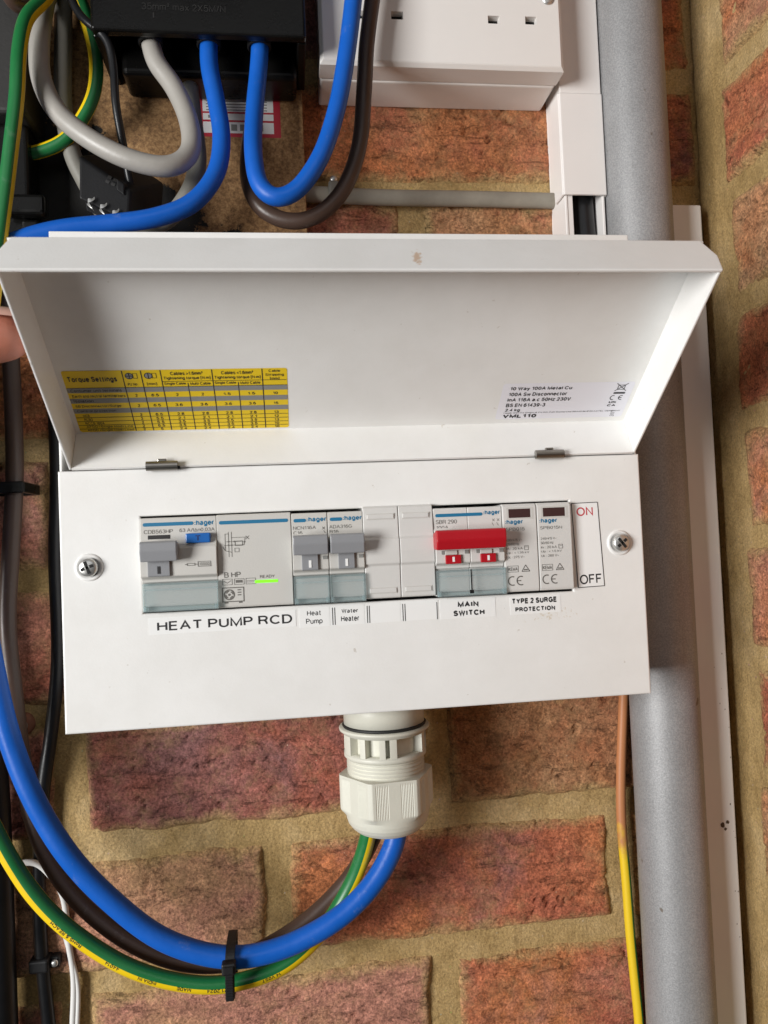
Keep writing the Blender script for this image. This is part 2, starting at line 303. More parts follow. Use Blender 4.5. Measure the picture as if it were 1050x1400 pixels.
# ------------------------------------------------------------------ mesh helpers (mm)
class MB:
    """collects pieces of one part; build() links them as ONE mesh object"""
    def __init__(s): s.v = []; s.f = []; s.m = []; s.mats = []; s.sm = []
    def mi(s, M):
        if M not in s.mats: s.mats.append(M)
        return s.mats.index(M)
    def add(s, verts, faces, M, smooth=False):
        o = len(s.v); k = s.mi(M)
        s.v += [tuple(p) for p in verts]
        for f in faces: s.f.append([i+o for i in f]); s.m.append(k); s.sm.append(smooth)
        return s
    def bm(s, b, M, smooth=False):
        b.verts.ensure_lookup_table()
        for i, x in enumerate(b.verts): x.index = i
        s.add([x.co[:] for x in b.verts], [[x.index for x in f.verts] for f in b.faces], M, smooth); b.free(); return s
    def box(s, x0, x1, y0, y1, z0, z1, M, bev=0.0, seg=2, smooth=False, xf=None):
        b = bmesh.new(); bmesh.ops.create_cube(b, size=1)
        for q in b.verts: q.co = Vector(((x0+x1)/2+q.co.x*(x1-x0), (y0+y1)/2+q.co.y*(y1-y0), (z0+z1)/2+q.co.z*(z1-z0)))
        if bev: bmesh.ops.bevel(b, geom=list(b.edges), offset=bev, segments=seg, affect='EDGES', profile=0.5, clamp_overlap=True)
        if xf:
            for q in b.verts: q.co = xf(q.co)
        return s.bm(b, M, smooth)
    def prism_x(s, prof, x0, x1, M, bev=0.0, seg=2):
        """profile of (y, z) points extruded along x"""
        b = bmesh.new(); a = [b.verts.new((x0, y, z)) for y, z in prof]; c = [b.verts.new((x1, y, z)) for y, z in prof]
        n = len(prof)
        b.faces.new(a); b.faces.new(c[::-1])
        for i in range(n): b.faces.new((a[i], c[i], c[(i+1) % n], a[(i+1) % n]))
        bmesh.ops.recalc_face_normals(b, faces=b.faces)
        if bev: bmesh.ops.bevel(b, geom=list(b.edges), offset=bev, segments=seg, affect='EDGES', profile=0.5, clamp_overlap=True)
        return s.bm(b, M)
    def lathe(s, prof, cx, cy, M, n=48, smooth=True, mod=None):
        """profile of (r, z) turned about a vertical axis at cx, cy"""
        V = []; F = []
        for r, z in prof:
            for k in range(n):
                a = 2*math.pi*k/n; q = r*(mod(a, z) if mod else 1)
                V.append((cx+q*math.cos(a), cy+q*math.sin(a), z))
        for i in range(len(prof)-1):
            for k in range(n):
                F.append((i*n+k, i*n+(k+1) % n, (i+1)*n+(k+1) % n, (i+1)*n+k))
        return s.add(V, F, M, smooth)
    def disc_y(s, cx, cz, prof, M, n=32, smooth=True):
        """profile of (r, y) turned about the Y direction"""
        V = []; F = []
        for r, y in prof:
            for k in range(n):
                a = 2*math.pi*k/n; V.append((cx+r*math.cos(a), y, cz+r*math.sin(a)))
        for i in range(len(prof)-1):
            for k in range(n): F.append((i*n+k, i*n+(k+1) % n, (i+1)*n+(k+1) % n, (i+1)*n+k))
        F.append(tuple(range((len(prof)-1)*n, len(prof)*n)))
        return s.add(V, F, M, smooth)
    def quad(s, pts, M): return s.add(pts, [tuple(range(len(pts)))], M)
    def build(s, name, parent=None, label=None, cat=None, group=None, kind=None, recalc=True):
        vs = [Vector(p) for p in s.v]
        lo = Vector([min(p[i] for p in vs) for i in range(3)]); hi = Vector([max(p[i] for p in vs) for i in range(3)])
        c = (lo+hi)/2
        me = bpy.data.meshes.new(name); me.from_pydata([((p-c)*S)[:] for p in vs], [], s.f)
        for M in s.mats: me.materials.append(M)
        for p, k, sm in zip(me.polygons, s.m, s.sm): p.material_index = k; p.use_smooth = sm
        if recalc:
            b = bmesh.new(); b.from_mesh(me); bmesh.ops.recalc_face_normals(b, faces=b.faces); b.to_mesh(me); b.free()
        me.update()
        return link(name, me, c*S, parent, label, cat, group, kind)

def wloc(o):
    p = Vector(o.location)
    while o.parent: o = o.parent; p += o.location
    return p
def link(name, data, loc, parent=None, label=None, cat=None, group=None, kind=None):
    o = bpy.data.objects.new(name, data); COL.objects.link(o)
    if parent: o.parent = parent; o.location = Vector(loc) - wloc(parent)
    else: o.location = loc
    for k, x in (('label', label), ('category', cat), ('group', group), ('kind', kind)):
        if x: o[k] = x
    return o
def thing(name, loc, label, cat, group=None):
    return link(name, None, Vector(loc)*S, None, label, cat, group)

def _arc(cx, cy, rx, ry, a0, a1, n=9): return [(cx+rx*math.cos(R(a0+(a1-a0)*k/n)), cy+ry*math.sin(R(a0+(a1-a0)*k/n))) for k in range(n+1)]
_X = .72      # x-height
def _glyphs():
    A = _arc; g = {}
    g['A'] = (.74, [[(0, 0), (.37, 1), (.74, 0)], [(.13, .35), (.61, .35)]])
    g['B'] = (.62, [[(.33, .53), (0, .53), (0, 1), (.33, 1)] + A(.33, .765, .24, .235, 90, -90), [(0, .53), (0, 0), (.35, 0)] + A(.35, .265, .27, .265, -90, 90)[1:]])
    g['C'] = (.74, [A(.4, .5, .4, .5, 42, 318, 16)])
    g['D'] = (.68, [[(.3, 1), (0, 1), (0, 0), (.3, 0)] + A(.3, .5, .38, .5, -90, 90, 12)])
    g['E'] = (.58, [[(.57, 1), (0, 1), (0, 0), (.58, 0)], [(0, .53), (.53, .53)]])
    g['F'] = (.56, [[(.56, 1), (0, 1), (0, 0)], [(0, .52), (.48, .52)]])
    g['G'] = (.78, [A(.4, .5, .4, .5, 42, 325, 16) + [(.77, .2), (.77, .46), (.44, .46)]])
    g['H'] = (.66, [[(0, 0), (0, 1)], [(.66, 0), (.66, 1)], [(0, .53), (.66, .53)]])
    g['I'] = (.06, [[(.03, 0), (.03, 1)]])
    g['J'] = (.46, [[(.46, 1), (.46, .25)] + A(.23, .25, .23, .25, 0, -180)])
    g['K'] = (.66, [[(0, 0), (0, 1)], [(.62, 1), (0, .36)], [(.22, .58), (.66, 0)]])
    g['L'] = (.52, [[(0, 1), (0, 0), (.52, 0)]])
    g['M'] = (.80, [[(0, 0), (0, 1), (.4, .05), (.8, 1), (.8, 0)]])
    g['N'] = (.66, [[(0, 0), (0, 1), (.66, 0), (.66, 1)]])
    g['O'] = (.82, [A(.41, .5, .41, .5, 0, 360, 26)])
    g['P'] = (.60, [[(0, 0), (0, 1), (.34, 1)] + A(.34, .74, .26, .26, 90, -90) + [(0, .48)]])
    g['Q'] = (.82, [A(.41, .5, .41, .5, 0, 360, 24), [(.5, .22), (.8, -.03)]])
    g['R'] = (.66, [[(0, 0), (0, 1), (.36, 1)] + A(.36, .75, .26, .25, 90, -90) + [(0, .5)], [(.36, .5), (.52, .38), (.64, 0)]])
    g['S'] = (.62, [A(.31, .745, .27, .255, 20, 180, 8) + [(.09, .6), (.31, .53), (.54, .43)] + A(.31, .265, .31, .265, 25, -165, 9)])
    g['T'] = (.66, [[(0, 1), (.66, 1)], [(.33, 1), (.33, 0)]])
    g['U'] = (.64, [[(0, 1), (0, .32)] + A(.32, .32, .32, .32, 180, 360, 12) + [(.64, 1)]])
    g['V'] = (.70, [[(0, 1), (.35, 0), (.7, 1)]])
    g['W'] = (1.0, [[(0, 1), (.25, 0), (.5, 1), (.75, 0), (1, 1)]])
    g['X'] = (.66, [[(0, 0), (.64, 1)], [(.02, 1), (.66, 0)]])
    g['Y'] = (.68, [[(0, 1), (.34, .44), (.68, 1)], [(.34, .44), (.34, 0)]])
    g['Z'] = (.62, [[(.02, 1), (.6, 1), (0, 0), (.62, 0)]])
    g['0'] = (.54, [A(.27, .5, .27, .5, 0, 360, 22)])
    g['1'] = (.34, [[(.02, .76), (.22, .86), (.3, 1), (.3, 0)]])
    g['2'] = (.54, [A(.27, .72, .25, .28, 170, -30, 9) + [(.0, 0), (.54, 0)]])
    g['3'] = (.54, [A(.26, .755, .23, .245, 160, -75, 9) + [(.2, .52)], [(.2, .52)] + A(.26, .265, .28, .265, 80, -165, 10)])
    g['4'] = (.56, [[(.42, 0), (.42, 1), (0, .27), (.56, .27)]])
    g['5'] = (.54, [[(.5, 1), (.1, 1), (.03, .5)] + A(.27, .33, .27, .33, 130, -160, 12)])
    g['6'] = (.54, [A(.27, .32, .27, .32, 0, 360, 18), [(.0, .32), (.02, .62), (.14, .92), (.3, 1), (.5, .86)]])
    g['7'] = (.52, [[(0, 1), (.52, 1), (.24, .45), (.16, 0)]])
    g['8'] = (.54, [A(.27, .755, .225, .24, 0, 360, 16), A(.27, .265, .27, .265, 0, 360, 16)])
    g['9'] = (.54, [A(.27, .68, .27, .32, 0, 360, 18), [(.54, .68), (.52, .38), (.4, .08), (.24, 0), (.04, .14)]])
    x = _X; h = x/2
    g['a'] = (.50, [A(.24, x-.2, .22, .2, 155, 0, 7) + [(.46, .1), (.5, 0)], [(.46, .42), (.2, .38)] + A(.2, .2, .2, .19, 110, 330, 9) + [(.46, .22)]])
    g['b'] = (.52, [[(0, 0), (0, 1)], A(.26, h, .26, h, 180, 540, 18)])
    g['c'] = (.48, [A(.26, h, .26, h, 45, 315, 13)])
    g['d'] = (.52, [[(.52, 0), (.52, 1)], A(.26, h, .26, h, 0, 360, 18)])
    g['e'] = (.52, [[(.02, h), (.52, h)] + A(.26, h, .26, h, 0, 318, 15)[1:]])
    g['f'] = (.30, [[(.1, 0), (.1, .82)] + A(.26, .82, .16, .18, 180, 90, 5), [(0, x), (.28, x)]])
    g['g'] = (.52, [A(.26, h, .26, h, 0, 360, 18), [(.52, x), (.52, -.06)] + A(.26, -.06, .26, .22, 0, -160, 9)])
    g['h'] = (.48, [[(0, 0), (0, 1)], [(0, .4)] + A(.24, x-.24, .24, .24, 170, 0, 8) + [(.48, 0)]])
    g['i'] = (.06, [[(.03, 0), (.03, x)], [(.03, .9), (.03, 1)]])
    g['k'] = (.48, [[(0, 0), (0, 1)], [(.44, x), (0, .28)], [(.16, .44), (.48, 0)]])
    g['l'] = (.06, [[(.03, 0), (.03, 1)]])
    g['m'] = (.78, [[(0, 0), (0, x)], [(0, .4)] + A(.2, x-.2, .19, .2, 170, 0, 7) + [(.39, 0)], [(.39, .4)] + A(.585, x-.2, .195, .2, 170, 0, 7) + [(.78, 0)]])
    g['n'] = (.48, [[(0, 0), (0, x)], [(0, .4)] + A(.24, x-.24, .24, .24, 170, 0, 8) + [(.48, 0)]])
    g['o'] = (.52, [A(.26, h, .26, h, 0, 360, 18)])
    g['p'] = (.52, [[(0, -.28), (0, x)], A(.26, h, .26, h, 180, 540, 18)])
    g['q'] = (.52, [[(.52, -.28), (.52, x)], A(.26, h, .26, h, 0, 360, 18)])
    g['r'] = (.30, [[(0, 0), (0, x)], [(0, .42)] + A(.22, x-.24, .22, .24, 170, 70, 5)])
    g['s'] = (.46, [A(.23, x-.185, .2, .185, 25, 180, 7) + [(.08, .42), (.23, .37), (.4, .3)] + A(.23, .185, .23, .185, 20, -160, 8)])
    g['t'] = (.28, [[(.12, .95), (.12, .14), (.17, .02), (.28, .01)], [(0, x), (.27, x)]])
    g['u'] = (.48, [[(0, x), (0, .24)] + A(.24, .24, .24, .24, 180, 350, 8), [(.48, 0), (.48, x)]])
    g['v'] = (.48, [[(0, x), (.24, 0), (.48, x)]])
    g['w'] = (.74, [[(0, x), (.18, 0), (.37, x), (.56, 0), (.74, x)]])
    g['x'] = (.46, [[(0, 0), (.46, x)], [(0, x), (.46, 0)]])
    g['y'] = (.48, [[(0, x), (.25, 0)], [(.48, x), (.22, -.14), (.12, -.27), (0, -.26)]])
    g['z'] = (.44, [[(.02, x), (.42, x), (0, 0), (.44, 0)]])
    g['.'] = (.06, [[(.03, 0), (.03, .1)]]); g[','] = (.08, [[(.06, .1), (.02, -.12)]]); g[':'] = (.10, [[(.05, .02), (.05, .17)], [(.05, .5), (.05, .65)]])
    g['/'] = (.34, [[(0, -.02), (.34, 1)]]); g['-'] = (.3, [[(0, .38), (.3, .38)]]); g['+'] = (.5, [[(0, .38), (.5, .38)], [(.25, .13), (.25, .63)]])
    g['('] = (.2, [A(.34, .42, .34, .62, 135, 225, 7)]); g[')'] = (.2, [A(-.14, .42, .34, .62, 45, -45, 7)])
    g['['] = (.18, [[(.18, 1.05), (0, 1.05), (0, -.15), (.18, -.15)]]); g[']'] = (.18, [[(0, 1.05), (.18, 1.05), (.18, -.15), (0, -.15)]])
    g['<'] = (.46, [[(.46, .68), (0, .38), (.46, .08)]]); g['>'] = (.46, [[(0, .68), (.46, .38), (0, .08)]]); g['~'] = (.5, [[(0, .34), (.14, .45), (.36, .33), (.5, .44)]])
    g['\u00b2'] = (.28, [A(.14, .88, .13, .13, 170, -30, 6) + [(0, .55), (.28, .55)]]); g['\u0394'] = (.62, [[(.3, 0), (0, 0), (.31, .95), (.62, 0), (.3, 0)]])
    g['&'] = (.68, [[(.68, 0), (.14, .72)] + A(.3, .8, .17, .2, 200, -10, 8) + [(.42, .6), (.08, .4), (0, .22), (.1, .03), (.3, 0), (.5, .12), (.64, .42)]])
    return g
GLYPH = _glyphs()
def stroke_mesh(pts, w):
    """one pen stroke of width w as a mitred strip"""
    P = [Vector(p) for p in pts]; P = [p for i, p in enumerate(P) if i == 0 or (p-P[i-1]).length > 1e-4]
    closed = len(P) > 3 and (P[0]-P[-1]).length < 1e-3; n = len(P); V = []
    for i, p in enumerate(P):
        a = P[i-1] if i else (P[-2] if closed else None); b = P[i+1] if i < n-1 else (P[1] if closed else None)
        d0 = (p-a).normalized() if a is not None else None; d1 = (b-p).normalized() if b is not None else None
        d0 = d0 or d1; d1 = d1 or d0
        n0 = Vector((-d0.y, d0.x)); n1 = Vector((-d1.y, d1.x)); m_ = n0+n1
        if m_.length < .3: m_ = n0
        m_.normalize(); k = min(1.9, 1/max(.3, m_.dot(n0)))
        V += [p+m_*w/2*k, p-m_*w/2*k]
    return V, [(2*i, 2*i+1, 2*i+3, 2*i+2) for i in range(n-1)]
def text_mesh(body, bold=0.0, shear=0.0, spacing=1.0):
    w = .118+bold*2.6; V = []; F = []; lines = body.split('\n'); L = 0
    for li, ln in enumerate(lines):
        adv = 0; items = []
        for ch in ln:
            if ch == ' ': adv += .34; continue
            gw, st = GLYPH.get(ch, GLYPH['o'])
            items.append((adv+w/2, st)); adv += gw+w+.115
        for x0, st in items:
            for k, s_ in enumerate(st):
                v, f = stroke_mesh([(x0+p[0]-adv/2, p[1]*(1-w)+w/2-li*1.55) for p in s_], w)
                o = len(V); V += [Vector((p.x, p.y, .004*(k % 3))) for p in v]; F += [[i+o for i in q] for q in f]
    return V, F
class Frame:
    """a flat place to print on: origin, two axes (mm)"""
    def __init__(s, O, ux, uy): s.O = Vector(O); s.ux = Vector(ux).normalized(); s.uy = Vector(uy).normalized(); s.n = s.ux.cross(s.uy)
    def p(s, x, y, h=0.0): return s.O + s.ux*x + s.uy*y + s.n*h
FRONT = lambda y: Frame((0, y, 0), (1, 0, 0), (0, 0, 1))
def put_text(mb, body, x0, y0, x1, y1, M, fr, h=0.12, bold=0.0, shear=0.0):
    """print body so that it fills the box x0..x1, y0..y1 of the frame"""
    V, F = text_mesh(body, bold, shear)
    if not V: return
    ax, bx = min(p.x for p in V), max(p.x for p in V); ay, by = min(p.y for p in V), max(p.y for p in V)
    mb.add([fr.p(x0+(p.x-ax)/(bx-ax)*(x1-x0), y0+(p.y-ay)/max(1e-6, by-ay)*(y1-y0), h+p.z) for p in V], F, M)
def put_rect(mb, x0, y0, x1, y1, M, fr, h=0.1, r=0.0):
    if r <= 0: pts = [(x0, y0), (x1, y0), (x1, y1), (x0, y1)]
    else:
        pts = []
        for cx, cy, a0 in ((x1-r, y0+r, -90), (x1-r, y1-r, 0), (x0+r, y1-r, 90), (x0+r, y0+r, 180)):
            for k in range(5): a = R(a0+k*22.5); pts.append((cx+r*math.cos(a), cy+r*math.sin(a)))
    mb.quad([fr.p(x, y, h) for x, y in pts], M)
def put_frame(mb, x0, y0, x1, y1, t, M, fr, h=0.12):
    put_rect(mb, x0, y0, x1, y0+t, M, fr, h); put_rect(mb, x0, y1-t, x1, y1, M, fr, h)
    put_rect(mb, x0, y0+t, x0+t, y1-t, M, fr, h); put_rect(mb, x1-t, y0+t, x1, y1-t, M, fr, h)
def put_ring(mb, cx, cy, r0, r1, M, fr, h=0.12, a0=0, a1=360, n=24):
    V = []; F = []
    for k in range(n+1):
        a = R(a0+(a1-a0)*k/n)
        V += [fr.p(cx+r0*math.cos(a), cy+r0*math.sin(a), h), fr.p(cx+r1*math.cos(a), cy+r1*math.sin(a), h)]
    for k in range(n): F.append((2*k, 2*k+1, 2*k+3, 2*k+2))
    mb.add(V, F, M)
def put_line(mb, x0, y0, x1, y1, t, M, fr, h=0.12):
    d = Vector((x1-x0, y1-y0)).normalized(); n = Vector((-d.y, d.x))*t/2
    mb.quad([fr.p(x0+n.x, y0+n.y, h), fr.p(x0-n.x, y0-n.y, h), fr.p(x1-n.x, y1-n.y, h), fr.p(x1+n.x, y1+n.y, h)], M)

def smooth_path(pts, step=2.0):
    P = [Vector(p) for p in pts]; P = [P[0]*2-P[1]] + P + [P[-1]*2-P[-2]]
    out = []
    for i in range(1, len(P)-2):
        a, b, c, d = P[i-1:i+3]; n = max(2, int((c-b).length/step))
        for k in range(n):
            t = k/n
            out.append(0.5*((2*b) + (c-a)*t + (2*a-5*b+4*c-d)*t*t + (3*b-a-3*c+d)*t**3))
    out.append(P[-2])
    for _ in range(6):      # relax small kinks
        out = [out[0]] + [(out[i-1]+out[i]*2+out[i+1])/4 for i in range(1, len(out)-1)] + [out[-1]]
    return out
def frames(path):
    fr = []
    prevN = None
    for i, p in enumerate(path):
        T = (path[min(i+1, len(path)-1)]-path[max(i-1, 0)]).normalized()
        N = Vector((0, -1, 0)); N = N - T*N.dot(T)
        if N.length < 0.2 and prevN: N = prevN - T*prevN.dot(T)
        N.normalize(); prevN = N
        fr.append((p, T, N, T.cross(N)))
    return fr
def tube(mb, pts, r, M, n=28, step=2.0, colour=None, flat=1.0):
    """colour: function(angle in degrees, fraction) -> material, for striped sheaths"""
    path = smooth_path(pts, step); fr = frames(path); V = []
    for i, (p, T, N, B) in enumerate(fr):
        rr = r*(1+0.012*noise.noise(p*0.05))
        for k in range(n):
            a = 2*math.pi*k/n; V.append(p + N*math.cos(a)*rr*flat + B*math.sin(a)*rr)
    for i in range(len(fr)-1):
        for k in range(n):
            f = (i*n+k, i*n+(k+1) % n, (i+1)*n+(k+1) % n, (i+1)*n+k)
            Mk = colour((k+0.5)*360/n, i/len(fr)) if colour else M
            mb.f.append([j for j in f]); mb.m.append(mb.mi(Mk)); mb.sm.append(True)
    e = (len(fr)-1)*n
    mb.f.append(list(range(n))[::-1]); mb.m.append(0); mb.sm.append(False)
    mb.f.append(list(range(e, e+n))); mb.m.append(0); mb.sm.append(False)
    mb.v += [tuple(p) for p in V]
    return path, fr
def print_on_tube(mb, body, fr, r, s0, angle, height, M, flip=False, bold=0.0):
    """lettering that follows the cable"""
    V, F = text_mesh(body, bold); ax = min(p.x for p in V); ay = min(p.y for p in V); by = max(p.y for p in V)
    k = height/(by-ay); L = [0]
    for i in range(1, len(fr)): L.append(L[-1]+(fr[i][0]-fr[i-1][0]).length)
    wid = (max(p.x for p in V)-ax)*k; out = []
    for p in V:
        x = (p.x-ax)*k; y = (p.y-(ay+by)/2)*k
        if flip: x = wid-x; y = -y
        s = s0+x; i = 0
        while i < len(L)-2 and L[i+1] < s: i += 1
        t = (s-L[i])/max(1e-6, L[i+1]-L[i]); P, T, N, B = fr[i]; Q = fr[i+1]
        a = R(angle)-y/r; c = P.lerp(Q[0], t)
        out.append(c + N.lerp(Q[2], t)*math.cos(a)*(r+.12+p.z) + B.lerp(Q[3], t)*math.sin(a)*(r+.12+p.z))
    mb.add(out, F, M)

# ------------------------------------------------------------------ the setting: brick walls
random.seed(4)
RED = (0.43, 0.130, 0.078); ORANGE = (0.54, 0.195, 0.080); PURPLE = (0.26, 0.120, 0.112); TAN = (0.50, 0.28, 0.150)
PINK = (0.48, 0.220, 0.158); DARK = (0.12, 0.058, 0.05); BROWN = (0.37, 0.17, 0.075)
def fbm(v, o=4): return noise.fractal(v, 1.0, 2.0, o)
def ss(a, b, x): t = max(0, min(1, (x-a)/(b-a))); return t*t*(3-2*t)
def make_brick(parent, u0, u1, z0, z1, tones, to_world, seed, nu, proud=1.6):
    """one handmade brick: uneven front with worn arrises; to_world maps (u, depth outwards, z)"""
    hw, hz = (u1-u0)/2, (z1-z0)/2; cu, cz = (u0+u1)/2, (z0+z1)/2
    nz = max(8, int(nu*hz/hw*1.15)); V = []; F = []; D = []
    off = Vector((seed*13.7, seed*5.1, seed*9.3))
    mg = 5.0
    for j in range(nz+1):
        for i in range(nu+1):
            u = -hw-mg + (2*hw+2*mg)*i/nu; z = -hz-mg + (2*hz+2*mg)*j/nz
            p = Vector((u, z, 0))
            ew = 2.2*fbm(p*0.03+off, 3) + 0.9*noise.noise(p*0.16+off)          # wandering outline
            d = min(hw-abs(u), hz-abs(z)) + ew
            e = ss(-3.5, 3.2, d)
            h = proud*e - 4.5*(1-e)
            h += e*(1.9*fbm(p*0.016+off*2, 3) + 0.75*fbm(Vector((u*0.05+z*0.03, z*0.13, 0))+off*3, 5) + 0.28*noise.noise(p*0.42+off))
            cr = fbm(Vector((u*0.022+z*0.012, z*0.075-u*0.012, 3.1))+off*4, 4)
            h -= e*3.4*max(0, 1-abs(cr)*17)*ss(0.0, 0.35, noise.noise(p*0.018+off*5)+0.22)   # creases of the clot
            if e > 0.96: h = max(h, 0.35+0.25*noise.noise(p*0.3+off))
            V.append((cu+u, h, cz+z)); D.append(d)
    W = nu+1
    for j in range(nz):
        for i in range(nu): F.append((j*W+i, j*W+i+1, (j+1)*W+i+1, (j+1)*W+i))
    # sides and back
    ring = [i for i in range(W)] + [j*W+nu for j in range(1, nz+1)] + [nz*W+i for i in range(nu-1, -1, -1)] + [j*W for j in range(nz-1, 0, -1)]
    b0 = len(V)
    for i in ring: V.append((V[i][0], -40.0, V[i][2]))
    n = len(ring)
    for k in range(n): F.append((ring[k], ring[(k+1) % n], b0+(k+1) % n, b0+k))
    F.append(tuple(range(b0, b0+n)))
    mb = MB(); mb.add([to_world(*p) for p in V], F, BRICK, True)
    o = mb.build('brick', parent)
    at = o.data.attributes.new('edge', 'FLOAT', 'POINT'); at.data.foreach_set('value', D + [-5.0]*(len(V)-len(D)))
    o['tone_a'], o['tone_b'], o['tone_c'] = [[float(c) for c in t] for t in tones]
    return o
def mortar_sheet(name, u0, u1, z0, z1, to_world, step, thick=45):
    nu, nz = int((u1-u0)/step), int((z1-z0)/step); V = []; F = []; W = nu+1
    for j in range(nz+1):
        for i in range(nu+1):
            u = u0+(u1-u0)*i/nu; z = z0+(z1-z0)*j/nz; p = Vector((u, z, 7))
            V.append((u, -0.3 + 0.8*fbm(p*0.022, 3) + 0.7*fbm(p*0.12, 3), z))
    for j in range(nz):
        for i in range(nu): F.append((j*W+i, j*W+i+1, (j+1)*W+i+1, (j+1)*W+i))
    ring = [i for i in range(W)] + [j*W+nu for j in range(1, nz+1)] + [nz*W+i for i in range(nu-1, -1, -1)] + [j*W for j in range(nz-1, 0, -1)]
    b0 = len(V)
    for i in ring: V.append((V[i][0], -thick, V[i][2]))
    n = len(ring)
    for k in range(n): F.append((ring[k], ring[(k+1) % n], b0+(k+1) % n, b0+k))
    F.append(tuple(range(b0, b0+n)))
    mb = MB(); mb.add([to_world(*p) for p in V], F, MORTAR, True)
    return mb.build(name, None, kind='structure')
main_w = lambda u, h, z: (u, -h, z)                 # front wall: outwards is -Y
SIDE_X = 236.0
side_w = lambda u, h, z: (SIDE_X-h, -u, z)          # return wall: outwards is -X, u runs towards the camera
wall = mortar_sheet('brick_wall', -380, 236, -365, 430, main_w, 2.6)
side = mortar_sheet('side_brick_wall', -2, 330, -365, 430, side_w, 2.6)
TONES = {(0, -100): (RED, PURPLE, PURPLE), (1, -100): (BROWN, RED, TAN), (0, -176): (PINK, TAN, TAN), (1, -176): (RED, ORANGE, PURPLE),
         (0, -252): (PINK, PINK, TAN), (1, -252): (RED, ORANGE, PINK), (-1, -100): (PINK, PURPLE, RED), (-1, -24): (PURPLE, PINK, RED),
         (0, 280): (BROWN, ORANGE, TAN), (1, 280): (BROWN, ORANGE, RED), (1, 204): (BROWN, TAN, RED), (0, 204): (RED, PINK, BROWN)}
pool = [(RED, ORANGE, PURPLE), (PINK, RED, TAN), (RED, PURPLE, ORANGE), (BROWN, ORANGE, RED), (PINK, PURPLE, RED)]
sd = 0
for r_ in range(-5, 6):
    zc = 52 + 76*r_
    base = 45 if r_ % 2 == 0 else -51
    for k in range(-2, 3):
        x0, x1 = base+210*(k-1)+7.8, base+210*k-7.8
        x0, x1 = max(x0, -378), min(x1, 233)
        if x1-x0 < 15: continue
        sd += 1
        t = TONES.get((k, zc), pool[sd % 5])
        seen = x1 > -260 and -300 < zc < 380
        make_brick(wall, x0, x1, zc-31.6+random.uniform(-1, 1), zc+31.6+random.uniform(-1, 1), t, main_w, sd*1.37, max(6, int((x1-x0)/(1.7 if seen else 7))), proud=2.3+random.uniform(-.5, .8))
SIDE_T = [(ORANGE, RED, TAN), (TAN, ORANGE, ORANGE), (ORANGE, RED, RED), (ORANGE, PINK, TAN), (TAN, ORANGE, PINK)]
for r_ in range(-5, 6):
    zc = 126.5 + 70*r_
    st = 30 if r_ % 2 == 0 else 34
    us = [(st, 150), (166, 325)] if r_ % 2 == 0 else [(st, 240), (256, 325)]
    for (a, b_) in us:
        sd += 1
        make_brick(side, a, b_, zc-29, zc+29, SIDE_T[r_ % 5], side_w, sd*1.37+3, int((b_-a)/2.2), proud=2.3)

# ------------------------------------------------------------------ pipe, corner trunking, earth wire by the pipe
PX, PY, PR = 180.3, -25.0, 19.8
mb = MB(); pr = [(PR*(1+0.0015*math.sin(z*0.05)), z) for z in range(-370, 431, 20)]
mb.lathe(pr, PX, PY, PIPE_M, 72)
mb.build('metal_pipe', None, 'thick grey galvanised metal pipe running vertically behind the right edge of the white box', 'pipe')

t = thing('corner_trunking', (214, 0, -365), 'narrow white plastic trunking strip in the wall corner behind the grey pipe', 'trunking')
mb = MB(); mb.box(203, 227.3, -7, -2.2, -365, 231, TRUNK_M, 0.4)
mb.build('base', t)
mb = MB(); mb.box(207, 226.6, -16, -7.3, -365, 230.4, TRUNK_M, 1.0, 3)
cov = mb.build('cover', t)
mb = MB()
for k in range(14):
    x = random.choice((224.8, 225.4, 223.5, random.uniform(212, 225))); z = random.uniform(-270, -40); a = random.uniform(.2, .55)
    mb.add([(x-a*.6, -16.12, z-a), (x+a*.5, -16.12, z-a*.7), (x+a*.6, -16.12, z+a*1.3), (x-a*.4, -16.12, z+a)], [(0, 1, 2, 3)], mat('dirt_speck', (0.10, 0.065, 0.04), 0.9))
for (x, z, a) in ((218, -152, 1.6), (219.5, -154.5, 1.0), (221, -150.5, 1.2)):
    pts = [(x+a*(0.7+.5*random.random())*math.cos(k*.9), -16.14, z+a*(0.7+.5*random.random())*math.sin(k*.9)) for k in range(7)]
    mb.quad(pts, MATS['dirt_speck'])
mb.build('dirt_mark', cov, kind='stuff')

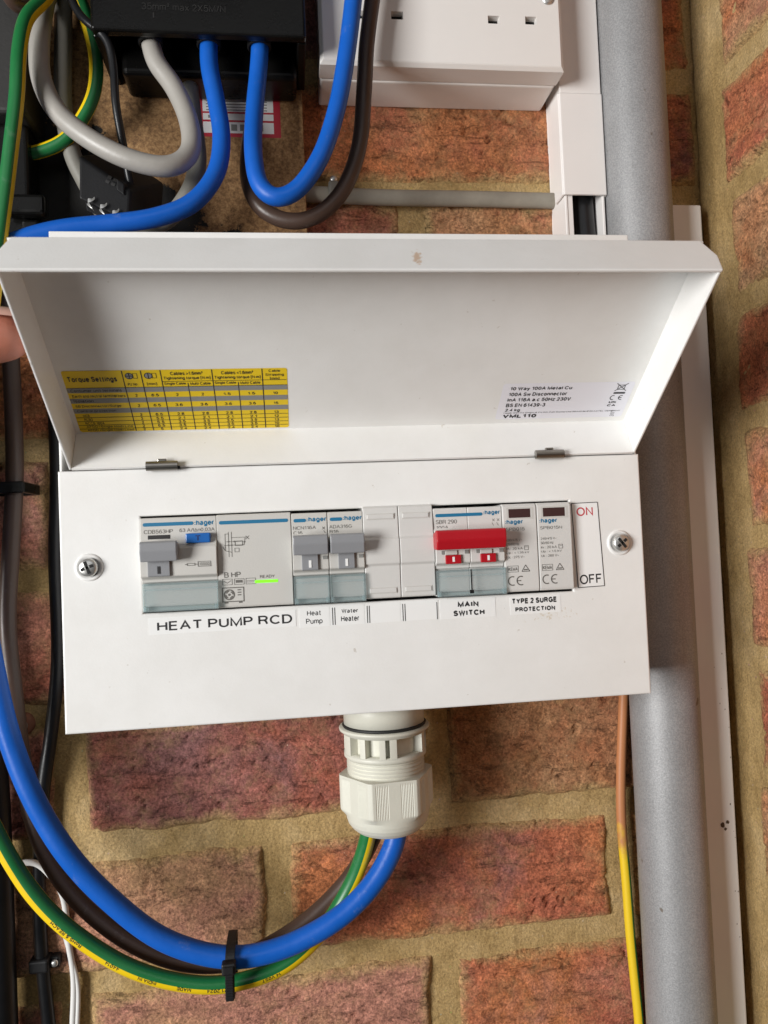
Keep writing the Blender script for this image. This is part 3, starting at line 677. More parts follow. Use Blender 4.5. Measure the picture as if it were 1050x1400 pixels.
EARTH = [(162.8,-8,-66.8),(162.3,-8,-75.7),(158.4,-8,-119.7),(157.2,-8,-150.5),(158.3,-8,-181.3),(159.2,-8,-216.3),(160.5,-8,-242.6),(161.8,-8,-268.7),(161.6,-8,-300),(161,-8,-360)]
EARTH = [(160, -8, -20)] + EARTH
def stained(name, colr):
    M = bpy.data.materials.new(name); M.use_nodes = True; nt = M.node_tree; L = nt.links.new; b = nt.nodes['Principled BSDF']; b.inputs['Roughness'].default_value = 0.5
    g = node(nt, 'ShaderNodeNewGeometry'); sx = node(nt, 'ShaderNodeSeparateXYZ'); L(g.outputs['Position'], sx.inputs[0])
    n = node(nt, 'ShaderNodeTexNoise', Scale=90.0, Detail=7.0, Roughness=0.7); L(g.outputs['Position'], n.inputs['Vector'])
    a = node(nt, 'ShaderNodeMath', operation='MULTIPLY_ADD'); L(sx.outputs['Z'], a.inputs[0]); a.inputs[1].default_value = 18.0; L(n.outputs['Fac'], a.inputs[2])
    r = ramp(nt, [(0.0, G(0)), (0.35, G(1))]); c = node(nt, 'ShaderNodeMath', operation='ADD'); L(a.outputs[0], c.inputs[0]); c.inputs[1].default_value = 2.55; L(c.outputs[0], r.inputs[0])
    m_ = node(nt, 'ShaderNodeMix', data_type='RGBA'); L(r.outputs[0], m_.inputs[0]); m_.inputs[6].default_value = (*colr, 1); m_.inputs[7].default_value = (0.46, 0.185, 0.075, 1)
    L(m_.outputs[2], b.inputs['Base Color']); return M
ST_Y = stained('stained_yellow_sheath', (0.76, 0.52, 0.014)); ST_G = stained('stained_green_sheath', (0.05, 0.20, 0.04))
def earth_col(a, f): return ST_G if 268 < a < 345 else ST_Y
mb = MB(); mb.mi(ST_Y); tube(mb, EARTH, 2.9, ST_Y, 40, 2.0, earth_col)
mb.build('earth_wire', None, 'thin yellow earth wire, orange stained at its top, running down beside the grey pipe', 'cable')

# ------------------------------------------------------------------ white consumer unit
unit = thing('consumer_unit', (0, 0, -54.2), 'white steel electrical consumer unit with its lid lifted open, on the brick wall', 'consumer unit')
UX0, UX1, UZ0, UZ1 = -143.4, 143.9, -54.2, 182.6
T = 1.2
mb = MB()
mb.box(UX0+.6, UX1-.6, -4, -1.6, UZ0+.6, UZ1-.6, STEEL_W)                       # back
mb.box(UX0+.4, UX0+.4+T, -83, -4, UZ0+.4, UZ1-.4, STEEL_W, .3)
mb.box(UX1-.4-T, UX1-.4, -83, -4, UZ0+.4, UZ1-.4, STEEL_W, .3)
mb.box(UX0+T+.5, UX1-T-.5, -83, -4, UZ0+.4, UZ0+.4+T, STEEL_W, .3)
mb.box(UX0+T+.5, UX1-T-.5, -83, -4, UZ1-.4-T, UZ1-.4, STEEL_W, .3)
mb.build('enclosure', unit)
# front cover: lower plate with the opening for the devices, rolled edges; upper part set back under the lid
HZ = 68.9
OX0, OX1, OZ0, OZ1 = -106.2, 105.2, 0.0, 46.0
def plate_with_hole(mb, x0, x1, z0, z1, hx0, hx1, hz0, hz1, yf, yb, M, edge=0.9):
    xs, zs = [x0, hx0, hx1, x1], [z0, hz0, hz1, z1]
    V = []; F = []
    b = bmesh.new(); g = {}
    for side_, y in ((0, yf), (1, yb)):
        for i, x in enumerate(xs):
            for j, z in enumerate(zs): g[side_, i, j] = b.verts.new((x, y, z))
    for i in range(3):
        for j in range(3):
            if i == 1 and j == 1: continue
            b.faces.new((g[0, i, j], g[0, i+1, j], g[0, i+1, j+1], g[0, i, j+1]))
            b.faces.new((g[1, i, j], g[1, i, j+1], g[1, i+1, j+1], g[1, i+1, j]))
    def wallq(a, c): b.faces.new((g[0, a[0], a[1]], g[0, c[0], c[1]], g[1, c[0], c[1]], g[1, a[0], a[1]]))
    for i in range(3): wallq((i, 0), (i+1, 0)); wallq((i, 3), (i+1, 3)); wallq((0, i), (0, i+1)); wallq((3, i), (3, i+1))
    wallq((1, 1), (2, 1)); wallq((1, 2), (2, 2)); wallq((1, 1), (1, 2)); wallq((2, 1), (2, 2))
    bmesh.ops.recalc_face_normals(b, faces=b.faces)
    es = [e for e in b.edges if all(abs(q.co.y-yf) < 1e-6 for q in e.verts) and len(e.link_faces) == 2 and abs(e.link_faces[0].normal.dot(e.link_faces[1].normal)) < 0.5]
    bmesh.ops.bevel(b, geom=es, offset=edge, segments=3, affect='EDGES', profile=0.5)
    mb.bm(b, M)
mb = MB()
plate_with_hole(mb, UX0, UX1, UZ0, HZ-0.25, OX0, OX1, OZ0, OZ1, -85, -83.2, COVER_M)
for (a, b_, c, d) in ((UX0, UX0+.35, UZ0+.2, HZ-.8), (UX1-.35, UX1, UZ0+.2, HZ-.8)):
    mb.box(a, b_, -83.4, -62, c, d, COVER_M)
mb.box(UX0+.4, UX1-.4, -83.4, -62, UZ0, UZ0+.35, COVER_M)
cover = mb.build('front_cover', unit)
mb = MB()
mb.prism_x([(-83.2, HZ-.7), (-61.2, HZ-.7), (-61.2, UZ1-8), (-84.6, UZ1-8), (-84.6, UZ1+.2), (-83.4, UZ1+.2), (-83.4, UZ1-6.8), (-60, UZ1-6.8), (-60, HZ-1.9), (-83.2, HZ-1.9)], UX0+1.8, UX1-1.8, STEEL_W)
mb.box(UX0-.8, UX1+.1, -85.6, -84.7, UZ1-6.5, UZ1+.4, STEEL_W, .4)
mb.build('upper_panel', unit)
# rail, plus black blocks that paint the shade in the gap round the devices
mb = MB(); mb.box(-110, 110, -50, -46, 5, 41, HINGE_M); mb.box(-120, 120, -84.0, -70, 46.6, 60, HOLE_SHADE); mb.box(-120, 120, -84.0, -70, -14, -0.6, HOLE_SHADE)
mb.build('rail_and_gap_shade', unit)

# lid: a shallow tray swung up about the hinge line
TH = R(53.5); sT, cT = math.sin(TH), math.cos(TH)
LX0, LX1, LL, LD = -138.0, 141.7, 109.0, 20.0
LID = Frame((0, -85.3, HZ), (1, 0, 0), (0, -sT, cT))        # n points out of the tray mouth; panel lies at height -LD
lp = lambda x, v, h: LID.p(x, v, h)
def lid_box(mb, x0, x1, v0, v1, h0, h1, M, bev=0.4):
    mb.box(x0, x1, v0, v1, h0, h1, M, bev, 2, xf=lambda c: lp(c.x, c.y, c.z))
mb = MB()
lid_box(mb, LX0+.2, LX1-.2, 3.0, LL-.3, -LD-1.2, -LD, LID_M)                   # panel
V = [(LX0, 0.2, 0), (LX0, LL, 0), (LX0+1.2, 0.2, 0), (LX0+1.2, LL, 0)]
lid_box(mb, LX0, LX0+1.2, 0.3, LL-1.6, -LD-.6, 0, LID_M)                       # cheeks
lid_box(mb, LX1-1.2, LX1, 0.3, LL-1.6, -LD-.6, 0, LID_M)
# hinge side flange, leaning slightly
b = bmesh.new(); bmesh.ops.create_cube(b, size=1)
for q in b.verts:
    x = LX0+1.3 if q.co.x < 0 else LX1-1.3; h = 0.0 if q.co.z > 0 else -LD-.3
    v = (0.0 if q.co.z > 0 else 3.0) + (1.2 if q.co.y > 0 else 0); q.co = lp(x, v, h)
mb.bm(b, LID_M)
# outer flange with clipped lower corners and a rolled fold
ox0, ox1 = LX0-.9, LX1+.9
prof = [(ox0+.5, 0), (ox1-.5, 0), (ox1+1.0, -LD*0.50), (ox1-2.6, -LD-1.0), (ox0+2.6, -LD-1.0), (ox0-1.0, -LD*0.50)]
b = bmesh.new()
a_ = [b.verts.new(lp(x, LL-1.5, h)) for x, h in prof]; c_ = [b.verts.new(lp(x, LL, h)) for x, h in prof]
b.faces.new(a_); b.faces.new(c_[::-1])
for i in range(6): b.faces.new((a_[i], a_[(i+1) % 6], c_[(i+1) % 6], c_[i]))
bmesh.ops.recalc_face_normals(b, faces=b.faces)
bmesh.ops.bevel(b, geom=list(b.edges), offset=0.5, segments=2, affect='EDGES', profile=0.5)
mb.bm(b, LID_M)
lid = mb.build('lid', unit)

# yellow torque table on the lid
FR = Frame(lp(0, 0, -LD), (1, 0, 0), (0, -sT, cT))
mb = MB()
x0, x1, v0, v1 = -134.3, -34.6, 5.2, 43.6
put_rect(mb, x0, v0, x1, v1, YELLOW_L, FR, 0.10, 1.2)
cols = [-108.2, -100.0, -91.4, -68.6, -46.0]
for c in cols: put_line(mb, c, v0+.2, c, v1-.2, 0.45, INK_BLACK, FR, .17)
for c in (-80.0, -57.2): put_line(mb, c, v0+.2, c, v1-8.0, 0.4, INK_BLACK, FR, .17)
hy = [33.4, 30.4, 26.8, 23.8, 20.4, 17.4]
for a, b_ in ((33.4, 30.4), (27.0, 24.0), (20.6, 17.6)): put_rect(mb, x0+.1, b_, x1-.1, a, BAR_GREY, FR, .15)
for y in (33.4, 14.9, 12.3, 9.8, 7.4): put_line(mb, x0+.2, y, x1-.2, y, 0.28, INK_BLACK, FR, .18)
put_line(mb, -91.4, 36.6, -35, 36.6, .3, INK_BLACK, FR, .18)
put_text(mb, 'Torque Settings', -132.4, 36.4, -111.0, 40.2, INK_BLACK, FR, .2, 0.035)
for cx, ln in ((-104.4, 'Pz No.'), (-96.0, '[mm]')):
    put_ring(mb, cx-1, 40.2, 0, 1.75, BAR_GREY, FR, .18); put_ring(mb, cx-1, 40.2, 1.5, 1.85, INK_BLACK, FR, .2)
    put_line(mb, cx-1, 38.7, cx-1, 41.7, .45, INK_BLACK, FR, .21)
    if ln == 'Pz No.': put_line(mb, cx-2.5, 40.2, cx+.5, 40.2, .45, INK_BLACK, FR, .21)
    put_frame(mb, cx+.6, 38.7, cx+2.6, 41.7, .22, INK_BLACK, FR, .2)
    put_text(mb, ln, cx-2.3, 34.4, cx+2.1, 36.2, INK_BLACK, FR, .2, .015)
for cx, a in ((-80.0, 'Cables >1.6mm\u00b2'), (-57.3, 'Cables <1.6mm\u00b2')):
    put_text(mb, a, cx-7.2, 40.3, cx+7.2, 42.5, INK_BLACK, FR, .2, .02)
    put_text(mb, 'Tightening torque [N.m]', cx-10.4, 37.3, cx+10.4, 39.6, INK_BLACK, FR, .2, .02)
    put_text(mb, 'Single Cable', cx-10.6, 34.2, cx-.9, 36.1, INK_BLACK, FR, .2, .015)
    put_text(mb, 'Multi Cable', cx+.9, 34.2, cx+10.2, 36.1, INK_BLACK, FR, .2, .015)
put_text(mb, 'Cable\nStripping\n[mm]', -44.6, 36.6, -36.2, 42.8, INK_BLACK, FR, .2, .015)
for y, s_, row in ((31.0, 'Consumer unit terminals', None), (27.6, 'Earth and neutral terminal bars', ('2', '6.5', '2', '2', '1.5', '1.5', '10')), (24.6, 'Isolation', None),
                   (21.2, 'SB Disconnector/Surge', ('2', '6.5', '3.6', '3.6', '3.6', '3.6', '15')), (18.2, 'Control protection', None), (15.3, 'MCB', ('2', '6.5', '2.8', '2.8', '2.8', '2.8', '13')),
                   (12.7, 'RCBO', ('2', '5.5', '2.1', '2.1', '2.1', '2.1', '12')), (10.2, 'RCCB 100A', ('2', '5.5', '3.5', '3.5', '3.5', '3.5', '13')),
                   (7.8, 'AFDD (Single Mod) Line', ('2', '6.5', '3.5', '3.5', '3.5', '3.5', '10')), (5.5, 'AFDD (Single Mod) Load', ('2', '5', '2.4', '2.4', '2.4', '2.4', '10'))):
    xs = x0+1.6+(0 if y > 15.5 else 2.0)
    put_text(mb, s_, xs, y, xs+min(23.5, len(s_)*0.98), y+1.7, INK_BLACK, FR, .2, .01)
    if row:
        for cx, q in zip((-104.2, -95.8, -85.8, -74.2, -62.9, -51.6, -40.4), row): put_text(mb, q, cx-.55*len(q), y, cx+.55*len(q), y+1.7, INK_BLACK, FR, .2, .02)
mb.build('torque_sticker', lid, 'yellow printed table of torque settings')
# white rating label
mb = MB(); FS = FR
def skew(x, y): return x
put_rect(mb, 70.3, 7.2, 138.0, 31.4, PAPER_L, FR, .1, 1.5)
for s_, x, y, wd, ht, bo in (('10 Way 100A Metal Cu', 74.2, 26.6, 31.5, 2.8, .03), ('100A Sw Disconnector', 74.2, 22.9, 29.8, 2.8, .03), ('InA 116A a.c 50Hz 230V', 74.2, 19.2, 32.8, 2.8, .03),
                             ('BS EN 61439-3', 74.2, 15.5, 20.4, 2.8, .03), ('2.4 kg', 74.2, 12.2, 7.9, 2.6, .03), ('Hager Electro GmbH & Co KG Zum Gunterstal 66440 BLIESKASTEL GERMANY', 74.0, 11.0, 62.0, 1.1, .0), ('VML110', 74.0, 7.8, 17.6, 3.1, .05)):
    put_text(mb, s_, x, y, x+wd, y+ht, INK_BLACK, FR, .2, bo)
# crossed bin, CE, UKCA, code
put_frame(mb, 129.6, 26.2, 133.4, 29.4, .3, INK_BLACK, FR, .2); put_line(mb, 128.6, 25.4, 134.6, 30.4, .35, INK_BLACK, FR, .2); put_line(mb, 128.6, 30.4, 134.6, 25.4, .35, INK_BLACK, FR, .2)
put_rect(mb, 128.6, 23.4, 134.6, 24.5, INK_BLACK, FR, .2)
put_ring(mb, 129.2, 20.8, 1.2, 1.6, INK_BLACK, FR, .2, 70, 290); put_ring(mb, 133.6, 20.8, 1.2, 1.6, INK_BLACK, FR, .2, 70, 290); put_line(mb, 132.2, 20.8, 133.8, 20.8, .4, INK_BLACK, FR, .2)
put_text(mb, 'UK\nCA', 127.8, 14.8, 132.2, 18.4, INK_BLACK, FR, .2, .04)
V_, F_ = text_mesh('3177')
mb.add([FR.p(133.6-(p.y)*2.2, 8.2+p.x*1.6+1.8, .2) for p in V_], F_, INK_BLACK)
mb.build('rating_label', lid, 'white rating label with black print')

# hinge pins
for cx in (-95.1, 95.4):
    mb = MB(); n = 18; V = []; F = []
    for x in (cx-7.3, cx+7.3):
        for k in range(n): a = 2*math.pi*k/n; V.append((x, -87.5+2.0*math.cos(a), 69.6+2.3*math.sin(a)))
    F = [(k, (k+1) % n, n+(k+1) % n, n+k) for k in range(n)] + [tuple(range(n)), tuple(range(n, 2*n))]
    mb.add(V, F, HINGE_M, False)
    mb.box(cx-2.2, cx+2.2, -88.0, -86.6, 71.0, 73.0, HINGE_M, .5); mb.box(cx+7.2, cx+8.2, -87.2, -85.2, 68.0, 69.4, BLACK_M)
    mb.build('hinge', unit)
# cover screws
for cx, cz, rot in ((-130.4, 23.0, 20), (130.9, 23.4, 38)):
    mb = MB()
    mb.disc_y(cx, cz, [(6.6, -84.9), (6.4, -85.5), (5.2, -85.9), (4.9, -85.5)], STEEL_W, 36)
    sc = mb.build('screw_cup', unit)
    mb = MB()
    mb.disc_y(cx, cz, [(4.4, -85.2), (4.45, -87.2), (4.2, -88.0), (3.4, -88.55), (2.0, -88.85), (.6, -88.9)], CHROME, 36)
    for k in range(2):
        a = R(rot+90*k); d = Vector((math.cos(a), 0, math.sin(a))); q = Vector((-d.z, 0, d.x))
        pts = []
        for s1, s2 in ((-3.0, -.75), (3.0, -.75), (3.0, .75), (-3.0, .75)): pts.append(Vector((cx, -89.1-.02*k, cz)) + d*s1 + q*s2 + Vector((0, (abs(s1) > 2)*.22, 0)))
        mb.quad(pts, HOLE_SHADE)
    mb.build('screw', unit)

# ---- devices ------------------------------------------------------
def prof_std(zt=44.6, zb=1.2, raised=3.0):
    f = -88.0
    return [(-50, zb), (-50, zt), (f+.4, zt), (f, zt-.6), (f, 34.6), (f-raised*.5, 32.2), (f-raised, 30.5), (f-raised-.3, 24), (f-raised, 17.4), (f-.5, 16.2), (f, 15.6), (f, 14.6), (f+1.2, 14.2), (f+1.2, zb)]
def toggle(parent, x0, x1, sx0, sx1, M, y=-98.5, zt=34.0, zb=24.5, mark=None, low=17.2, lowmat=None):
    mb = MB()
    mb.prism_x([(-90.0, zt-1.5), (y+1.8, zt), (y+.4, zt-.8), (y, (zt+zb)/2+.3), (y+1.5, zb), (-90.0, zb+.4)], x0, x1, M, .5, 2)
    mb.prism_x([(-90, zb+1), (-92.6, zb+1), (-92.4, low+.4), (-92.0, low), (-90, low)], sx0, sx1, lowmat or M, .2, 1)
    if mark: cx = (sx0+sx1)/2; mb.box(cx-.62, cx+.62, -92.75, -92.0, low+1.3, low+4.8, mark)
    return mb.build('toggle', parent)
def terminal_cover(parent, x0, x1, zt=14.2, zb=0.9, split=None):
    y = -90.6
    mb = MB(); e = 0.9
    mb.box(x0+e, x1-e, y, y+.5, zb+2.6, zt-.9, CLEAR)                              # window
    mb.box(x0, x0+e, y-.2, -87.2, zb, zt, CLEAR_E, .25, 1); mb.box(x1-e, x1, y-.2, -87.2, zb, zt, CLEAR_E, .25, 1)
    mb.box(x0+e, x1-e, y-.2, -87.4, zt-.9, zt, CLEAR_E, .2, 1); mb.box(x0+e, x1-e, y-.3, -87.4, zb, zb+2.4, CLEAR_E, .3, 1)
    mb.box(x0+e, x1-e, y+.6, y+.9, zt-3.4, zt-2.7, CLEAR_E)
    for q in (x0+.3, x1-1.9): mb.box(q, q+1.6, y-.4, -88, zb+.3, zb+2.9, CLEAR_E, .3, 1)
    if split: mb.box(split-.25, split+.25, y-.25, y+.3, zb+2.4, zt, BLACK_M); mb.box(split-1, split+1, y-.3, y+.2, zb+1.2, zb+2.9, BLACK_M)
    mb.build('terminal_cover', parent)
def logo(mb, x0, z0, x1, z1, fr, M=INK_TEAL): put_text(mb, ':hager', x0, z0, x1, z1, M, fr, .12, .035)
def stripe(mb, x0, z0, x1, z1, fr, M=INK_TEAL): put_rect(mb, x0, z0, x1, z1, M, fr, .12, (z1-z0)*.49)

# earth leakage device, four modules wide
FB = FRONT(-88.0)
mb = MB(); p = prof_std(45.0, 1.0)
mb.prism_x(p, -106.0, -70.75, PLASTIC_LG, .3, 1)
mb.prism_x([(-50, .9), (-50, 45.3), (-87.6, 45.3), (-88.2, 44.6), (-88.2, 1.6), (-87.6, .9)], -70.65, -35.5, PLASTIC_LG, .3, 1)
# the upper right of the left half stays flat behind the button
rcd = mb.build('residual_current_device', unit, 'four module grey device with blue test button and green light')
mb = MB()
stripe(mb, -104.8, 41.0, -81.4, 42.7, FB); logo(mb, -81.0, 40.1, -72.0, 43.0, FB)
put_text(mb, 'CDB563HP', -104.4, 37.5, -91.1, 39.4, INK_GREY, FB); put_text(mb, '63 A/I\u0394n0,03A', -88.0, 37.7, -71.7, 39.6, INK_GREY, FB)
F2 = FRONT(-88.2); stripe(mb, -69.5, 40.6, -36.8, 42.3, F2)
put_rect(mb, -102.6, 34.9, -92.3, 36.8, INK_BLACK, FB, .1)
FM = FRONT(-91.32)
put_line(mb, -85.5, 22.4, -84.3, 22.4, .3, INK_GREY, FM); put_frame(mb, -84.6, 21.8, -80.9, 23.0, .25, INK_GREY, FM); put_line(mb, -81.0, 22.4, -79.6, 22.4, .3, INK_GREY, FM)
put_frame(mb, -79.6, 21.2, -73.6, 23.7, .25, INK_GREY, FM); put_text(mb, '10000', -78.9, 21.7, -74.3, 23.2, INK_GREY, FM)
# circuit diagram
for x in (-66.9, -65.3, -63.9): put_line(mb, x, 25.0 if x > -66 else 28, x, 37.0 if x > -66 else 36, .22, INK_GREY, F2)
for a in ((-66.9, 36, -65.3, 36), (-67.4, 30.6, -58, 30.6), (-66.5, 32.3, -58.5, 32.3), (-63.9, 34.2, -57.0, 34.2), (-66.9, 28, -63.9, 27.2), (-58, 30.6, -57.5, 34), (-57.2, 34.8, -55.6, 33.2), (-57.2, 33.2, -55.6, 34.8), (-68, 29.8, -66.9, 28)):
    put_line(mb, *a, .24, INK_GREY, F2)
put_frame(mb, -62.6, 27.2, -60.4, 29.2, .22, INK_GREY, F2); put_frame(mb, -62.4, 30.2, -58.6, 32.6, .3, INK_GREY, F2)
for q in ((-65.3, 32.3), (-65.3, 30.6), (-63.9, 30.6), (-62.6, 32.3), (-57.8, 32)): put_ring(mb, q[0], q[1], 0, .42, INK_GREY, F2, .13, n=10)
put_text(mb, 'B HP', -67.9, 15.2, -60.2, 17.8, INK_GREY, F2, .12, .012)
for x in (-68.9, -63.3, -57.9): put_frame(mb, x, 11.7, x+4.7, 14.6, .2, INK_GREY, F2)
put_line(mb, -68.3, 13.6, -66.6, 12.6, .22, INK_GREY, F2); put_line(mb, -66.6, 12.6, -64.8, 13.8, .22, INK_GREY, F2); put_rect(mb, -62.6, 12.6, -59.4, 13.9, INK_GREY, F2); put_line(mb, -57.4, 13.3, -53.7, 13.3, .22, INK_GREY, F2); put_line(mb, -57.4, 12.7, -53.7, 12.7, .15, INK_GREY, F2)
put_text(mb, 'READY', -51.1, 14.3, -44.2, 15.8, INK_GREY, F2, .12, .01)
put_frame(mb, -69.2, 3.6, -58.8, 10.6, .45, INK_GREY, F2); put_ring(mb, -65.8, 7.1, 2.0, 2.6, INK_GREY, F2); put_ring(mb, -65.8, 7.1, 0, .6, INK_GREY, F2)
for k in range(4): put_ring(mb, -65.8+1.1*math.cos(R(90*k+30)), 7.1+1.1*math.sin(R(90*k+30)), .3, .95, INK_GREY, F2, .13, 90*k-40, 90*k+120, 8)
for z in (9.0, 7.8, 6.6): put_rect(mb, -61.9, z, -60.2, z+.5, INK_GREY, F2)
put_rect(mb, -68.2, 3.0, -66.4, 3.6, INK_GREY, F2); put_rect(mb, -61.4, 3.0, -59.8, 3.6, INK_GREY, F2)
mb.build('lettering', rcd)
toggle(rcd, -104.9, -88.2, -102.4, -92.3, TOGGLE_G, mark=INK_BLACK, low=17.4)
mb = MB(); mb.box(-84.9, -73.5, -91.2, -87.0, 32.4, 37.0, BLUE_BTN, .5, 2); put_text(mb, 'T', -80.3, 33.5, -78.1, 36.0, INK_BLUE, FRONT(-91.2), .1, .03)
mb.build('test_button', rcd)
mb = MB(); mb.box(-53.6, -42.6, -88.45, -88.0, 12.0, 13.4, LED, .2, 1); mb.build('indicator_light', rcd)
terminal_cover(rcd, -105.4, -70.4)

# two single circuit breakers
def breaker(x0, x1, txt, label, smudge=False):
    mb = MB(); mb.prism_x(prof_std(44.6, 1.2), x0+.15, x1-.15, PLASTIC_LG, .3, 1)
    for q in (x1-3.0,): mb.box(q, q+2.2, -91.6, -91.2, 22.0, 23.6, BAR_GREY)
    o = mb.build('circuit_breaker', unit, label)
    mb = MB(); stripe(mb, x0+1.2, 40.2, x0+7.2, 41.9, FB); logo(mb, x0+7.5, 39.8, x1-.6, 42.4, FB)
    put_text(mb, txt[0], x0+.8, 36.6, x0+11.8, 38.4, INK_GREY, FB); put_text(mb, txt[1], x0+.9, 34.3, x0+5.2, 36.0, INK_GREY, FB)
    if txt[2]: put_text(mb, txt[2], x0+1.0, 33.0, x0+15, 34.0, INK_GREY, FRONT(-88.9), .2)
    else:
        put_line(mb, x1-2.6, 37.6, x1-1.4, 36.4, .25, INK_GREY, FB); put_line(mb, x1-2.6, 36.4, x1-1.4, 37.6, .25, INK_GREY, FB); put_line(mb, x1-2, 35.9, x1-1.2, 34.6, .25, INK_GREY, FB)
    mb.build('lettering', o)
    toggle(o, x0+.5, x1-.5, x0+4.4, x0+12.2, TOGGLE_G, mark=PAPER, low=17.0)
    terminal_cover(o, x0+.2, x1-.1)
    return o
breaker(-35.4, -17.9, ('NCN116A', 'C16', ''), 'circuit breaker above the Heat Pump label')
breaker(-17.9, -0.6, ('ADA316G', 'B16', '6000 30mA 0,03A'), 'circuit breaker above the Water Heater label')
# two blanking modules
for x0, x1 in ((-0.7, 16.75), (16.85, 34.0)):
    mb = MB()
    mb.prism_x([(-60, 1.6), (-60, 46.6), (-86.6, 46.6), (-88.0, 45.6), (-88.6, 39), (-88.9, 31.4), (-90.1, 30.2), (-90.5, 24.5), (-90.1, 18.6), (-88.9, 17.4), (-88.7, 10), (-88.4, 2.2), (-87.6, 1.6)], x0+.1, x1-.1, PLASTIC_LG2, .35, 2)
    for z in (41.2, 5.2):
        mb.box(x0+2.0, x1-2.2, -89.1, -88.2, z-.9, z+1.4, PLASTIC_LG2, .3, 2); mb.box(x0+1.7, x0+15.4, -88.75, -88.3, z-1.25, z+1.7, BAR_GREY if False else PLASTIC_LG)
    mb.build('blanking_module', unit)
# main switch
mb = MB(); mb.prism_x(prof_std(44.4, 1.0), 34.2, 51.45, PLASTIC_LG2, .3, 1); mb.prism_x(prof_std(44.4, 1.0), 51.6, 68.8, PLASTIC_LG2, .3, 1)
for x in (37.0, 48.6, 54.4, 66.0): mb.box(x, x+1.9, -91.7, -91.2, 21.6, 23.4, BAR_GREY)
msw = mb.build('main_switch', unit, 'two module main switch with a wide red handle')
mb = MB(); stripe(mb, 35.3, 40.0, 59.2, 41.6, FB); logo(mb, 59.6, 39.9, 68.0, 42.4, FB)
put_text(mb, 'SBR 290', 35.4, 36.6, 46.0, 38.6, INK_GREY, FB); put_text(mb, '100A', 35.6, 34.0, 41.6, 35.8, INK_GREY, FB)
for x in (64.6, 67.0): put_line(mb, x-.6, 38.2, x+.6, 37.0, .2, INK_GREY, FB); put_line(mb, x-.6, 37, x+.6, 38.2, .2, INK_GREY, FB); put_line(mb, x-.8, 36.4, x, 34.8, .2, INK_GREY, FB)
mb.build('lettering', msw)
mb = MB(); mb.prism_x([(-89.8, 32.2), (-97.6, 33.6), (-99.2, 33.0), (-99.6, 28.3), (-97.8, 23.9), (-89.8, 24.2)], 33.4, 67.9, RED_P, .7, 3)
mb.build('toggle', msw)
for x0 in (38.8, 56.3):
    mb = MB(); mb.box(x0, x0+7.7, -92.4, -91.0, 16.9, 21.2, RED_P, .2, 1); mb.box(x0+3.3, x0+4.4, -92.55, -92.3, 17.9, 20.3, PAPER); mb.box(x0, x0+6.0, -92.0, -91.0, 21.3, 23.4, TOGGLE_G if False else PLASTIC_LG, .2, 1)
    mb.build('switch_flag', msw)
terminal_cover(msw, 34.4, 69.2, 13.8, 0.8, split=51.5)
# surge protection modules
for x0, x1, nm, ln in ((69.0, 86.5, 'SPB015', ('230/415 V~', '50/60 Hz', 'In : 20 kA', 'Up : < 1.35 kV', 'Uc : 275 V~')), (86.7, 104.4, 'SPB015N', ('240/415 V~', '50/60 Hz', 'In : 20 kA', 'Up : < 1.5 kV', 'Uc : 260 V~'))):
    mb = MB(); mb.prism_x([(-50, 1.4), (-50, 45.2), (-87.4, 45.2), (-89.0, 43.9), (-89.2, 43), (-89.2, 2.6), (-88.6, 1.4)], x0+.1, x1-.1, PLASTIC_LG2, .4, 2)
    o = mb.build('surge_protector', unit, 'left surge module' if nm == 'SPB015' else 'right surge module')
    fr = FRONT(-89.2)
    mb = MB(); put_frame(mb, x0+2.2, 37.4, x1-1.6, 43.4, .9, PLASTIC_LG, fr, .05); mb.box(x0+3.2, x1-3.2, -89.35, -89.1, 38.2, 42.6, DARK_WIN, .08, 1); mb.build('indicator_window', o)
    mb = MB(); logo(mb, x0+1.1, 34.6, x0+10.2, 37.2, fr); put_text(mb, nm, x0+1.3, 31.8, x0+1.3+1.62*len(nm), 33.5, INK_GREY, fr)
    for k, s_ in enumerate(ln): put_text(mb, s_, x0+1.3, 26.6-2.15*k, x0+1.3+.82*len(s_), 27.9-2.15*k, INK_GREY, fr)
    put_frame(mb, x0+10.4, 22.0, x0+12.6, 24.2, .22, INK_GREY, fr); put_line(mb, x0+10.9, 23.5, x0+12.1, 23.5, .2, INK_GREY, fr)
    put_frame(mb, x0+1.3, 11.2, x0+6.9, 14.4, .22, INK_GREY, fr); put_text(mb, 'KEMA', x0+1.8, 11.8, x0+6.4, 13.8, INK_GREY, fr, .12, .02)
    for a in ((8.6, 11.4, 12.6, 11.4), (8.6, 11.4, 10.6, 14.6), (10.6, 14.6, 12.6, 11.4)): put_line(mb, x0+a[0], a[1], x0+a[2], a[3], .35, INK_GREY, fr)
    put_line(mb, x0+9.6, 12.2, x0+11.6, 12.2, .6, INK_GREY, fr)
    put_ring(mb, x0+3.6, 6.9, 1.85, 2.4, INK_GREY, fr, .12, 65, 295); put_ring(mb, x0+8.0, 6.9, 1.85, 2.4, INK_GREY, fr, .12, 65, 295); put_line(mb, x0+5.9, 6.9, x0+8.0, 6.9, .5, INK_GREY, fr)
    mb.build('lettering', o)

